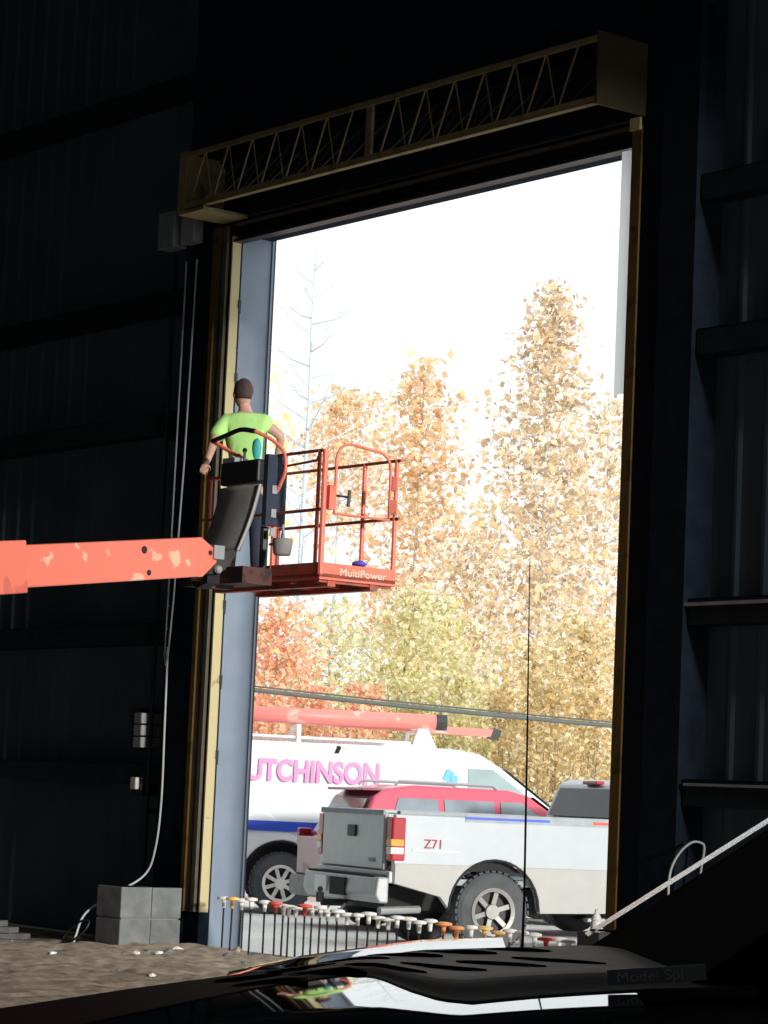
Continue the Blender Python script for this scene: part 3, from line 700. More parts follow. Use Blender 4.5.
# ================================================================ VEHICLES OUTSIDE
def wheel(parent, x, y, r, w, side, dish, hubc='rim', spokes=6, hl=None):
    """side: +1 outer face towards +y"""
    pr = [(r*.58, -w/2), (r*.86, -w/2), (r*.96, -w*.42), (r, -w*.25), (r, w*.25), (r*.96, w*.42), (r*.86, w/2), (r*.58, w/2), (r*.58, -w/2)]
    mb = MB().lathe(pr, (x, y, r), axis='Y', seg=40)
    for k_ in range(36):        # tread lugs
        a = 2*PI*k_/36
        for sg in (-1, 1):
            mb.box((x+r*math.cos(a), y+sg*w*.27, r+r*math.sin(a)), (.018, w*.32, .045), Matrix.Rotation(-a, 3, 'Y'))
    wv = mb.build('wheel', M['rubber'], parent)
    yo = y+side*(w/2-.02)
    rb = MB().lathe([(r*.50, -.02), (r*.60, -.03), (r*.60, .02), (r*.56, .03), (r*.52, .015)], (x, yo, r), axis='Y', seg=32)
    for k_ in range(spokes):
        a = 2*PI*k_/spokes+.3; dx, dz = math.cos(a), math.sin(a)
        rb.bar((x+dx*r*.12, yo-side*.03, r+dz*r*.12), (x+dx*r*.54, yo-side*.015, r+dz*r*.54), .03, r*.12, up=(-dz, 0, dx))
    rb.lathe([(0, -.03), (r*.18, -.03), (r*.2, 0), (r*.16, .03), (0, .03)], (x, yo-side*.015, r), axis='Y', seg=20)
    rb.build('rim', M[hubc], wv)
    MB().lathe([(0, -.01), (r*.56, -.01), (r*.56, .01), (0, .01)], (x, y+side*(w/2-.10), r), axis='Y', seg=28).build('brake', M['rimdark'], wv)
    return wv

# ---- pickup: local x forward, -y is the side we see (right side). origin: near rear wheel contact centre
TH_P = math.radians(23)
pw = at(486, 945, 27.7); pw.z = -.08
fwd = Vector((math.cos(TH_P), math.sin(TH_P), 0)); lft = Vector((-math.sin(TH_P), math.cos(TH_P), 0))
org = pw + lft*(.97-.13)
pk = thing('pickup_truck', 'silver pickup truck parked outside the doorway, tailgate to the left', 'pickup truck', org, TH_P)
hw = .98; XR, XB, XC, XF = -1.12, 1.45, 3.3, 4.7       # rear, bed end, cab end, front
arch = [(a, b) for a, b in arcpts(0, .40, .50, PI, 0, 12)]
rear_low = [(XR, .72), (XR+.02, .60), (-.55, .54), (-.505, .46)]
side = [(XR, 1.35), (XR, .66)]+[(-.60, .54)]+[(-.50, .42)]+[(x_, z_) for x_, z_ in arcpts(0, .42, .50, PI*.98, .02*PI, 12)]+[(.52, .40), (XB, .42), (XB, 1.35)]
for s_, nm in ((-1, 'bed_side'), (1, 'bed_side')):
    y0, y1 = (-hw, -hw+.07) if s_ < 0 else (hw-.07, hw)
    MB().prism(side, y0, y1, None).build(nm, M['silver'], pk, bevel=.02)
    # lower, slightly flared warm band
    low = [(XR+.01, .86), (XR+.01, .66), (-.60, .54), (-.50, .42)]+[(x_, z_) for x_, z_ in arcpts(0, .42, .515, PI*.98, .62*PI, 6)]+[(-.30, .86)]
    yb0, yb1 = (-hw-.012, -hw+.01) if s_ < 0 else (hw-.01, hw+.012)
    MB().prism(low, yb0, yb1).build('side_moulding', M['silverlow'], pk, bevel=.006)
    low = [(x_, z_) for x_, z_ in arcpts(0, .42, .515, .38*PI, .02*PI, 6)]+[(.52, .40), (XB, .42), (XB, .86), (.22, .86)]
    MB().prism(low, yb0, yb1).build('side_moulding', M['silverlow'], pk, bevel=.006)
    # dark arch lip
    lip = MB().tube([(x_, s_*(hw+.004), z_) for x_, z_ in arcpts(0, .42, .505, PI, 0, 14)], .014, 6); lip.build('arch_lip', M['under'], pk)
    MB().bx(-.5, .5, s_*(hw-.5) if s_ > 0 else -hw+.07, s_*(hw-.07) if s_ > 0 else -hw+.5, .80, .97).build('wheel_well', M['under'], pk)
    MB().bx(XR+.05, XB-.02, min(s_*hw, s_*(hw-.09)), max(s_*hw, s_*(hw-.09)), 1.345, 1.385).build('rail_cap', M['grey'] if s_ < 0 else M['silver'], pk, bevel=.01)
MB().bx(XR+.02, XB, -hw+.07, hw-.07, .66, .72).build('bed_floor', M['grey'], pk)
MB().bx(XB-.05, XB, -hw+.07, hw-.07, .70, 1.33).build('bed_front', M['grey'], pk)
# grey decal bar near rail with lettering
rl = MB().bx(-.35, 1.85, -hw-.006, -hw+.002, 1.30, 1.37).build('rail_stripe', M['grey'], pk)
MB().bx(-.35, .60, -hw-.009, -hw-.005, 1.325, 1.35).build('stripe_highlight', M['blue'], rl)  # blue highlight on the stripe painted as a thin bar
MB().bx(1.10, 1.30, -hw-.009, -hw-.005, 1.32, 1.35).build('stripe_badge', M['capr'], rl)
SD = Matrix(((1, 0, 0, 0), (0, 0, -1, 0), (0, 1, 0, 0), (0, 0, 0, 1)))   # text lying on a side facing -y
text_mesh('model_badge', 'Z71', .13, M['redlens'], pk, Matrix.Translation((-.80, -hw-.006, 1.02)) @ SD, .004)
MB().bx(-.92, -.42, -hw-.010, -hw-.002, .985, 1.0).build('badge_underline', M['whiteplastic'], pk)
# tailgate
tg = MB().bx(XR-.05, XR, -hw+.16, hw-.16, .78, 1.37).build('tailgate', M['gatepaint'], pk, bevel=.02)
MB().bx(XR-.075, XR-.04, -hw+.14, hw-.14, 1.33, 1.385).build('top_edge', M['grey'], tg, bevel=.01)
MB().bx(XR-.07, XR-.045, -.11, .11, 1.10, 1.22).build('tailgate_handle', M['blackplastic'], tg, bevel=.015)
MB().bx(XR-.056, XR-.048, -.62, -.46, .86, .90).build('name_plate', M['grey'], tg)
MB().bx(XR-.04, XR+.01, -hw+.02, hw-.02, .66, .78).build('rear_sill', M['gatepaint'], pk, bevel=.01)
# tail lights
for s_ in (-1, 1):
    ya, yb = (-hw-.008, -hw+.13) if s_ < 0 else (hw-.13, hw+.008)
    l_ = MB().bx(XR-.035, XR+.12, ya, yb, .88, 1.32).build('tail_light', M['redlens'], pk, bevel=.02)
    MB().bx(XR-.045, XR+.10, ya-.005 if s_ < 0 else ya+.02, yb-.02 if s_ < 0 else yb+.005, 1.03, 1.10).build('amber_band', M['amberlens'], l_, bevel=.01)
    MB().bx(XR-.045, XR+.10, ya-.005 if s_ < 0 else ya+.02, yb-.02 if s_ < 0 else yb+.005, .95, 1.02).build('clear_band', M['clearlens'], l_, bevel=.01)
# bumper
bp = MB().prism([(XR-.17, .72), (XR-.19, .54), (XR-.14, .46), (XR-.04, .46), (XR-.04, .72)], -hw+.0, hw-.0).build('rear_bumper', M['chrome'], pk, bevel=.02)
MB().bx(XR-.20, XR-.165, -.20, .20, .50, .68).build('plate_recess', M['under'], bp)
MB().bx(XR-.20, XR-.165, .30, .62, .52, .68).build('licence_plate', M['whiteplastic'], bp)
MB().bx(XR-.17, XR-.02, -hw+.1, hw-.1, .715, .735).build('step_pad', M['under'], bp)
MB().tube([(XR-.02, 0, .42), (XR-.36, 0, .42)], .035).box((XR-.38, 0, .47), (.06, .06, .10)).sphere((XR-.38, 0, .55), .03, seg=10).build('tow_hitch', M['under'], pk)
for yy in (-.25, .1): MB().tube([(XR-.20, yy, .42), (XR-.28, yy+.05, .30), (XR-.22, yy+.12, .36)], .012).build('tow_chain', M['galv'], pk)
MB().tube([(-.7, -.70, .40), (XR-.05, -.78, .38)], .04, 12).build('exhaust_pipe', M['chrome'], pk)
# cab
cabp = [(XB+.02, 1.36), (XB+.02, .42), (XC+.35, .42), (XC+.35, 1.12), (XC+.30, 1.22), (XC+.02, 1.36)]
MB().prism(cabp, -hw+.01, hw-.01).build('cab_body', M['silver'], pk, bevel=.03)
for s_ in (-1, 1):
    y0, y1 = (-hw-.012, -hw+.02) if s_ < 0 else (hw-.02, hw+.012)
    MB().bx(XB+.05, XC+.3, y0, y1, .44, .86).build('side_moulding', M['silverlow'], pk, bevel=.006)
    MB().bx(XB-.05-.35, XC+.2, (s_*hw)-.05, (s_*hw)+.05, .33, .37).build('running_board', M['chrome'], pk, bevel=.01)
tap = lambda x_, z_: .02+max(0, z_-1.3)*.32
roofp = [(XB+.03, 1.34), (XB+.14, 1.74), (XB+.26, 1.80), (XC-.50, 1.82), (XC-.32, 1.77), (XC+.28, 1.24), (XC+.28, 1.34)]
roofp = [(XB+.03, 1.34), (XB+.14, 1.74), (XB+.26, 1.80), (XC-.50, 1.82), (XC-.34, 1.77), (XC+.22, 1.34)]
MB().prism(roofp, -hw+.01, hw-.01, tap).build('greenhouse', M['silver'], pk, bevel=.03)
rg = MB(); a0 = [(XB+.02, -.78, 1.40), (XB+.02, .78, 1.40), (XB+.115, .70, 1.70), (XB+.115, -.70, 1.70)]
for off in (0, .03):
    rg.bm.faces.new([rg.bm.verts.new(Vector(p)+Vector((off-.005, 0, 0))) for p in a0])
rg.build('rear_window', M['glass'], pk)
for s_ in (-1, 1):
    sg = MB()
    for off in (.012, -.02):
        sg.bm.faces.new([sg.bm.verts.new((x_, s_*(hw-.01-tap(x_, z_)+off), z_)) for x_, z_ in [(XB+.20, 1.40), (XB+.28, 1.72), (XC-.45, 1.72), (XC-.02, 1.42)]])
    sg.build('side_window', M['glass'], pk)
ws_ = MB()
for off in (0, -.03): ws_.bm.faces.new([ws_.bm.verts.new((x_+off+.02, y_, z_)) for x_, y_, z_ in [(XC+.20, -.82, 1.37), (XC+.20, .82, 1.37), (XC-.31, .70, 1.75), (XC-.31, -.70, 1.75)]])
ws_.build('windshield', M['glass'], pk)
MB().bx(XB+.10, XB+.20, -.16, .16, 1.745, 1.785).build('brake_light', M['redlens'], pk, bevel=.01)
# front clip
fx = 3.62
front = [(XC+.35, 1.15), (XC+.35, .42), (fx-.50, .42)]+[(x_, z_) for x_, z_ in arcpts(fx, .42, .50, PI*.98, .02*PI, 12)]+[(fx+.55, .45), (4.72, .50), (4.72, 1.05), (4.5, 1.12)]
front = [(3.6, 1.2)] and [(XC+.33, 1.20), (XC+.33, .60)]+[(x_, z_) for x_, z_ in arcpts(4.02-.0, .42, .50, PI*.80, .02*PI, 10)]+[(4.56, .45), (4.95, .50), (4.95, 1.02), (4.75, 1.12)]
MB().prism(front, -hw+.01, hw-.01).build('front_body', M['silver'], pk, bevel=.03)
MB().bx(4.93, 5.10, -hw, hw, .42, .66).build('front_bumper', M['chrome'], pk, bevel=.03)
MB().bx(-1.0, 4.8, -.5, .5, .38, .62).build('underbody', M['under'], pk)
MB().tube([(0, -.8, .40), (0, .8, .40)], .06).build('rear_axle', M['under'], pk)
for x_, y_, s_ in ((0, -.84, -1), (0, .84, 1), (4.02, -.84, -1), (4.02, .84, 1)):
    wheel(pk, x_, y_, .405, .27, s_, .05, 'rim', 6)

# ---- red SUV beyond the pickup
TH_S = math.radians(20)
so_ = at(368, 800, 31.6); so_ = Vector((so_.x, so_.y, -.08))
sv = thing('suv', 'red suv parked between the white van and the silver pickup', 'car', so_, TH_S)
sw_ = .86
body = [(-.42, 1.05), (-.52, .95), (-.55, .48), (-.40, .34)]+[(x_, z_) for x_, z_ in arcpts(.35, .36, .38, PI*.98, .02*PI, 10)]+[(1.0, .32), (2.4, .32)]+[(x_, z_) for x_, z_ in arcpts(3.0, .36, .38, PI*.98, .02*PI, 10)]+[(3.6, .34), (3.72, .50), (3.70, .85), (3.55, 1.0), (2.62, 1.12), (2.35, 1.12)]
MB().prism(body, -sw_, sw_).build('body', M['suvmaroon'], sv, bevel=.03)
tp2 = lambda x_, z_: .03+max(0, z_-1.02)*.30
gh = [(-.42, 1.03), (-.18, 1.52), (-.02, 1.62), (.35, 1.67), (1.5, 1.66), (1.75, 1.60), (2.5, 1.10)]
MB().prism(gh, -sw_, sw_, tp2).build('roof', M['suvred'], sv, bevel=.03)
rg = MB(); a0 = [(-.40, -.66, 1.10), (-.40, .66, 1.10), (-.205, .58, 1.50), (-.205, -.58, 1.50)]
for off in (-.015, .02): rg.bm.faces.new([rg.bm.verts.new(Vector(p)+Vector((off, 0, 0))) for p in a0])
rg.build('rear_window', M['suvglass'], sv)
for s_ in (-1, 1):
    for (q0, q1, q2, q3) in ((-.02, .12, .60, .60), (.68, .68, 1.30, 1.30), (1.38, 1.38, 1.66, 2.12)):
        sg = MB()
        for off in (.012, -.02): sg.bm.faces.new([sg.bm.verts.new((x_, s_*(sw_-tp2(x_, z_)+off), z_)) for x_, z_ in ((q0, 1.14), (q1, 1.52), (q2, 1.52), (q3, 1.14))])
        sg.build('side_window', M['suvglass'], sv)
    MB().tube([(.1, s_*.62, 1.66), (.15, s_*.62, 1.71), (1.3, s_*.62, 1.70), (1.36, s_*.62, 1.66)], .018).build('roof_rail', M['silver'], sv)
    MB().bx(-.56, -.40, s_*.84-.06, s_*.84+.04, .90, 1.12).build('tail_light', M['redlens'], sv, bevel=.02)
MB().bx(-.30, -.02, -.6, .6, 1.585, 1.615).build('spoiler', M['suvmaroon'], sv, bevel=.01)
MB().bx(-.64, -.42, -sw_-.01, sw_+.01, .34, .58).build('rear_bumper', M['darkgrey'], sv, bevel=.04)
MB().bx(-.575, -.50, -.80, .80, .58, 1.03).build('hatch_lower', M['suvmaroon'], sv, bevel=.02)
MB().bx(3.55, 3.80, -sw_, sw_, .34, .60).build('front_bumper', M['suvred'], sv, bevel=.04)
ww = MB()
for off in (.02, -.01): ww.bm.faces.new([ww.bm.verts.new((x_+off, y_, z_+off)) for x_, y_, z_ in ((2.42, -.76, 1.15), (2.42, .76, 1.15), (1.80, .63, 1.57), (1.80, -.63, 1.57))])
ww.build('windshield', M['glass'], sv)
for x_ in (.35, 3.0):
    MB().bx(x_-.39, x_+.39, -.62, .62, .36, .76).build('wheel_well', M['under'], sv)
    for s_ in (-1, 1): wheel(sv, x_, s_*.76, .34, .20, s_, .04, 'rim', 5)

# ---- white van
TH_V = math.radians(5)
vw = at(279, 900, 34.4); vw.z = -.08
fv = Vector((math.cos(TH_V), math.sin(TH_V), 0)); lv = Vector((-math.sin(TH_V), math.cos(TH_V), 0))
vo = vw + lv*.88
vn = thing('cargo_van', 'white cargo van with pink lettering and a blue stripe, red tubes on its roof rack', 'van', vo, TH_V)
vn.scale = (1.05, 1.05, 1.05)
vh = .99
VR, VF = -1.35, 4.35
vb = [(VR, 1.98), (VR-.03, .50), (-.50, .44)]+[(x_, z_) for x_, z_ in arcpts(0, .40, .47, PI*.98, .02*PI, 12)]+[(.55, .38), (2.9, .38)]+[(x_, z_) for x_, z_ in arcpts(3.43, .40, .47, PI*.98, .02*PI, 12)]+[(4.2, .42), (VF, .55), (VF, 1.02), (4.15, 1.14), (3.42, 1.26), (2.62, 1.86), (2.35, 2.02), (2.0, 2.07), (VR+.2, 2.07)]
tv = lambda x_, z_: max(0, z_-1.2)*.16
MB().prism(vb, -vh, vh, tv).build('van_body', M['white'], vn, bevel=.03)
MB().bx(VR-.1, VF-.1, -.6, .6, .32, .46).build('underbody', M['under'], vn)
st = MB().bx(-1.34, .62, -vh-.008, -vh+.002, .99, 1.11).build('side_stripe', M['blue'], vn)
def tsi(x_, z_): return vh-tv(x_, z_)
sidetilt = Matrix.Rotation(-math.atan(.16), 4, 'X')
text_mesh('lettering', 'HUTCHINSON', .36, M['pink'], vn, Matrix.Translation((-.67, -tsi(0, 1.62)-.014, 1.60)) @ sidetilt @ SD, .003, width=1.80, bold=.012)
MB().box((1.98, -tsi(0, 1.72)-.006, 1.74), (.10, .012, .14), Matrix.Rotation(.5, 3, 'Y')).box((2.05, -tsi(0, 1.68)-.006, 1.70), (.08, .012, .10)).build('side_logo', M['cyan'], vn)
for (q, m_, nm) in (([(2.22, 1.42), (2.22, 1.84), (2.52, 1.84), (3.10, 1.42)], 'vanglass', 'front_door_window'), ):
    for s_ in (-1, 1):
        sg = MB()
        for off in (.010, -.02): sg.bm.faces.new([sg.bm.verts.new((x_, s_*(tsi(x_, z_)+off), z_)) for x_, z_ in q])
        sg.build(nm, M[m_], vn)
ww = MB()
for off in (.02, -.01): ww.bm.faces.new([ww.bm.verts.new((x_+off, y_, z_+off)) for x_, y_, z_ in ((3.38, -.88, 1.30), (3.38, .88, 1.30), (2.66, .80, 1.84), (2.66, -.80, 1.84))])
ww.build('windshield', M['vanglass'], vn)
MB().bx(1.99, 2.0, -vh-.004, -vh+.005, .55, 1.40).bx(3.02, 3.03, -vh-.004, -vh+.005, .62, 1.36).build('door_seam', M['grey'], vn)
MB().bx(VR-.12, VR-.0, -vh, vh, .42, .62).bx(VF-.02, VF+.14, -vh, vh, .40, .66).build('bumper', M['darkgrey'], vn, bevel=.03)
for x_ in (0, 3.43):
    MB().bx(x_-.49, x_+.49, -.80, .80, .40, .90).build('wheel_well', M['under'], vn)
    for s_ in (-1, 1):
        wheel(vn, x_, s_*.86, .37, .23, s_, .05, 'capw' if 'capw' in M else 'rim', 8)
        MB().tube([(xx, s_*(vh+.003), zz) for xx, zz in arcpts(x_, .40, .475, PI, 0, 14)], .013, 6).build('arch_lip', M['under'], vn)
# roof rack
rk = MB()
for x_ in (-1.1, .15, 1.62):
    for s_ in (-1, 1): rk.bar((x_-.0, s_*.78, 2.03), (x_, s_*.72, 2.28), .05, .05)
    rk.bar((x_, -.74, 2.27), (x_, .74, 2.27), .05, .04)
rk.bar((-1.2, -.74, 2.14), (1.7, -.74, 2.12), .03, .03).bar((-1.2, .74, 2.14), (1.7, .74, 2.12), .03, .03)
rk = rk.build('roof_rack', M['white'], vn)
MB().prism([(1.52, 2.05), (1.84, 2.05), (1.72, 2.30), (1.60, 2.30)], -.80, -.76).build('rack_foot', M['white'], rk)
MB().box((.62, -.86, 1.98), (.05, .02, .13), Matrix.Rotation(.4, 3, 'Y')).build('rack_clip', M['under'], rk)
def vthing(name, label, cat):
    q = thing(name, label, cat, vo, TH_V, None); q.scale = (1.05, 1.05, 1.05); return q
t1 = vthing('storage_tube', 'red storage tube with a dark end on the near side of the van roof', 'tube')
MB().tube([(-1.9, -.55, 2.40), (1.86, -.55, 2.392)], .095, 14).build('tube', M['pipered'], t1, smooth=True)
MB().tube([(1.84, -.55, 2.392), (1.97, -.55, 2.392)], .10, 14).build('end_cap', M['rimdark'], t1)
t2 = vthing('ladder', 'pinkish red ladder on the far side of the van roof, reaching over the windshield', 'ladder')
for yy in (.15, .52): MB().bar((-1.5, yy, 2.40), (2.65, yy, 2.31), .03, .09).build('side_rail', M['pipered'], t2)
for q in range(12): MB().tube([(-1.3+q*.31, .15, 2.396-q*.0067), (-1.3+q*.31, .52, 2.396-q*.0067)], .016).build('rung', M['pipered'], t2)
for yy in (.15, .52): MB().box((2.68, yy, 2.30), (.10, .05, .13), Matrix.Rotation(.3, 3, 'Y')).build('foot', M['rimdark'], t2)

# ================================================================ OVERHEAD CABLE
pL, pR = at(250, 684, 36.5), at(608, 719, 38)
dd = (pR-pL); q0, q1 = pL-dd*.75, pR+dd*1.0
pts = []
for i in range(25):
    t_ = i/24; p = q0.lerp(q1, t_); p.z += .0-.10*math.sin(PI*t_); pts.append(p)
cbl = MB().tube(pts, .030, 8).tube([p+Vector((0, .06, .055)) for p in pts], .013, 6)
tag(cbl.build('overhead_cable', M['cable'], smooth=True), 'dark overhead cable crossing in front of the trees above the van', 'cable')
for q, nm in ((q0, 'left'), (q1, 'right')):
    tag(MB().tube([(q.x, q.y, -.3), (q.x, q.y, q.z+.8)], [.14, .11], 12).build('utility_pole', M['pole'], smooth=True), 'timber pole holding the overhead cable out of view to the %s' % nm, 'pole')

# ================================================================ TREES
def leaves(pts, s, name, material, parent, vs=None):
    vv, ff = [], []
    for p in pts:
        sz = s*random.uniform(.55, 1.35)
        e_ = Euler((random.uniform(-1.2, 1.2), random.uniform(-1.2, 1.2), random.uniform(0, 6.28))).to_matrix()
        a = e_ @ Vector((sz, 0, 0)); b_ = e_ @ Vector((0, sz*.42, 0)); c_ = e_ @ Vector((0, 0, sz*.12))
        i = len(vv); p = Vector(p)
        vv += [p-a*.5, p+b_-a*.05+c_, p+a*.55, p-b_-a*.05+c_]; ff.append((i, i+1, i+2, i+3))
    me = bpy.data.meshes.new(name); me.from_pydata([tuple(v) for v in vv], [], ff); me.materials.append(material)
    o = bpy.data.objects.new(name, me); C.objects.link(o); o.parent = parent; tag(o, kind='stuff'); return o
def tree(px, d, top_py, label, leafm, bark, crown, nleaf, ls=.13, tr=.09, group=None, clump=.35, first=.3, base_z=-.05, name='tree', cat='tree', nb=26, zp=None, cone=.9, top_r=.15, lean=0):
    """crown=(max half width); branches spread from the trunk, leaves in clumps along branch ends"""
    base = at(px, top_py, d); base = Vector((base.x, base.y, base_z)); top = at(px, top_py, d).z; Hh = top-base_z
    t = thing(name, label, cat, base, 0, group)
    tk = MB(); n_ = 9; tp_ = []
    for i in range(n_):
        f = i/(n_-1); tp_.append((lean*f+random.uniform(-.05, .05)*Hh*.04*(i > 0), random.uniform(-.05, .05)*(i > 0), Hh*.97*f))
    tk.tube(tp_, [tr*(1-f*.85/(n_-1)) for f in range(n_)], 7)
    P = []
    for k_ in range(nb):
        f = lerp(first, .97, (k_+random.random())/nb)
        i = min(n_-2, int(f*(n_-1))); b0 = Vector(tp_[i]).lerp(Vector(tp_[i+1]), f*(n_-1)-i)
        g_ = (f-first)/(1-first)
        prof = math.sin(PI*min(1, (g_*.75+.22)))**.8 if zp is None else zp(g_)
        Lb = crown*prof*random.uniform(.7, 1.12)+top_r*.3
        a = k_*2.4+random.uniform(-.4, .4); rise = random.uniform(.35, .9)*Lb*cone
        e1 = b0+Vector((math.cos(a)*Lb, math.sin(a)*Lb, rise)); mid = b0.lerp(e1, .5)+Vector((0, 0, -.08*Lb))
        if e1.z > Hh: e1.z = Hh-random.random()*.2
        tk.tube([b0, mid, e1], [tr*.22, tr*.14, .006], 4, cap=False)
        for q in range(3):
            s0 = b0.lerp(e1, random.uniform(.35, .8)); s1 = s0+Vector((random.uniform(-1, 1), random.uniform(-1, 1), random.uniform(.1, .8)))*Lb*.35
            tk.tube([s0, s1], [tr*.08, .004], 3, cap=False)
        nl = int(nleaf/nb*(.4+1.0*prof)) if nleaf else 0
        for q in range(nl):
            c_ = b0.lerp(e1, random.uniform(.15, 1.05)); r3 = clump*(.5+.8*prof)
            P.append(c_+Vector((random.gauss(0, r3), random.gauss(0, r3), random.gauss(0, r3*.8))))
    tk.build('trunk', M[bark], t, smooth=True)
    if P:
        P = [p for p in P if p.z < Hh+.15]
        leaves(P, ls, 'foliage', leafm, t)
    return t
G1 = 'autumn trees beyond the yard'
LE = .175
tree(554, 62, 256, 'tallest golden autumn tree, pointed crown, right side of the doorway view', LV_cream, 'barkmid', 2.5, 7600, LE, .10, G1, .40, .16, nb=54, zp=lambda g: (1-g)**.95*1.1+.04)
tree(425, 59, 343, 'peach-orange autumn tree behind the open end of the lift platform', LV_peach, 'barkmid', 1.45, 3000, LE, .07, G1, .30, .35, nb=32, zp=lambda g: .95*math.sin(PI*min(1, g*.7+.28)))
tree(345, 66, 366, 'peach-coloured autumn tree rising behind the lift platform rails', LV_peach, 'barkpale', 1.5, 1600, LE, .07, G1, .30, .66, nb=20, zp=lambda g: .9*math.sin(PI*min(1, g*.7+.3)))
tree(316, 56, 232, 'tall bare pale-grey tree behind the lift platform', None, 'barkpale', 1.6, 0, .13, .10, G1, .2, .30, nb=40)
tree(266, 49, 335, 'thin yellow-green tree just right of the blue-grey column', LV_green, 'barkpale', .55, 300, .16, .05, G1, .2, .55, nb=12)
tree(610, 68, 380, 'golden tree partly hidden by the right door jamb', LV_cream, 'barkmid', 1.5, 2800, LE, .08, G1, .36, .2, nb=30)
tree(478, 55, 520, 'slender cream tree with a thin trunk left of the tallest tree', LV_cream, 'barkmid', .95, 2000, .14, .04, G1, .28, .3, nb=20)
tree(280, 44, 596, 'low orange-red tree beside the blue-grey column', LV_orange, 'barkmid', .85, 2600, .11, .06, G1, .22, .35, nb=26)
tree(386, 46.5, 585, 'olive-yellow tree with a leaning trunk below the lift platform', LV_olive, 'bark', .95, 3200, .105, .05, G1, .26, .25, nb=26, lean=.5)
tree(445, 50, 590, 'olive-gold tree above the front of the van', LV_olive, 'bark', 1.0, 2800, .12, .05, G1, .28, .2, nb=26)
tree(332, 52, 600, 'thin olive tree directly beneath the lift platform', LV_olive, 'barkmid', .9, 1700, .12, .06, G1, .28, .3, nb=22)
tree(585, 46, 610, 'dense gold tree against the lower right door jamb', LV_gold, 'bark', .95, 4200, .10, .05, G1, .28, .1, nb=26)
tree(532, 53, 640, 'gold tree with a stout grey trunk behind the pickup bed', LV_gold, 'barkmid', 1.0, 3000, .13, .10, G1, .28, .15, nb=24)
# shrubs along the yard edge
def shrub(px, d, top_py, half, label, lm, n):
    base = at(px, top_py, d); base = Vector((base.x, base.y, -.05)); hh = at(px, top_py, d).z+.05
    t = thing('shrub', label, 'shrub', base, 0, 'autumn shrubs behind the vehicles')
    st_ = MB(); P = []
    for k_ in range(16):
        a = random.uniform(0, 6.28); rr_ = half*random.uniform(.2, 1); e1 = Vector((math.cos(a)*rr_, math.sin(a)*rr_*.7, hh*random.uniform(.55, .98)))
        st_.tube([(0, 0, 0), e1*.5+Vector((0, 0, .05)), e1], [.02, .012, .004], 4, cap=False)
    for q in range(int(n*1.5)):
        a = random.uniform(0, 6.28); rr_ = half*math.sqrt(random.random()); z = random.uniform(.02, 1)
        k_ = math.sqrt(max(.05, 1-z*z*.8)); P.append(Vector((math.cos(a)*rr_*k_, math.sin(a)*rr_*k_*.8, hh*z)))
    st_.build('stems', M['bark'], t); leaves(P, .088, 'foliage', lm, t)
for px, d, tpy, hf, lb, lm, n in [(p_, 39.6+1.5*(k_ % 2), t_, .66, l_2, m_2, n_2) for k_, (p_, d_2, t_, h_2, l_2, m_2, n_2) in enumerate([
    (262, 40, 688, .8, 'orange shrub nearest the blue-grey column, above the van roof', LV_orange, 1700),
    (312, 41, 686, .8, 'orange-red shrub above the middle of the van lettering', LV_orange, 1700),
    (365, 41, 684, .8, 'orange and olive shrub behind the red tube on the van', LV_orange, 1700),
    (415, 42, 680, .8, 'olive-orange shrub above the front of the red tube', LV_olive, 1900),
    (462, 42, 676, .8, 'olive shrub behind the ladder end on the van', LV_olive, 1900),
    (505, 41, 690, .8, 'golden shrub right of the van windshield', LV_gold, 2200),
    (548, 42, 680, .8, 'golden shrub above the pickup bed rail', LV_gold, 2200),
    (592, 41, 690, .8, 'golden shrub above the pickup cab beside the right jamb', LV_gold, 2200)])]:
    shrub(px, d, tpy, hf, lb, lm, n)

# ================================================================ FOREGROUND VEHICLE
# world: nose towards -x, near side at smaller y
cv = thing('black_car', 'black car hood with vent slots in the foreground, windshield frame rising on the right', 'car', (.2, 4.2, 0), 0)
CO = Matrix.Translation((-.2, -4.2, 0))
def cpart(mb, name, material, parent=None, **k): return mb.build(name, material, parent or cv, M4=CO, **k)
def zc(x):      # crown height along the length
    P_ = [(-1.6, .74), (-1.15, .87), (-.66, .984), (-.40, 1.034), (-.22, 1.066), (.1, 1.122), (.35, 1.140), (.7, 1.142)]
    for (a, b), (c_, d_) in zip(P_, P_[1:]):
        if x <= c_: return lerp(b, d_, (x-a)/(c_-a))
    return 1.13
def pw_(P_, x):
    if x <= P_[0][0]: return P_[0][1]
    for (a, b), (c_, d_) in zip(P_, P_[1:]):
        if x <= c_: return lerp(b, d_, (x-a)/(c_-a))
    return P_[-1][1]
def gapy(x): return pw_([(-2, 3.86), (-.30, 3.86), (-.15, 3.90), (-.02, 3.90), (.02, 3.82), (.06, 3.65), (.10, 3.53), (.14, 3.48), (.22, 3.49), (.6, 3.52)], x)
def zs(x): return 1.137+.165*x-.13*x*x
def GY(y): return max(0, 3.95-y)*.040+max(0, 3.95-y)**2*.045
def zn(x): return zs(x)-GY(gapy(x))
def zn_old(x): return pw_([(-1.15, .89), (-.8, .96), (-.47, 1.045), (-.32, 1.078), (-.18, 1.104), (.1, 1.128), (.33, 1.150), (.6, 1.155)], x)
def nroll(x): return pw_([(-2, 3.66), (-.2, 3.63), (.02, 3.52), (.12, 3.40), (.6, 3.40)], x)
xsn = [-1.15+i*(1.50/100) for i in range(101)]
rows = []
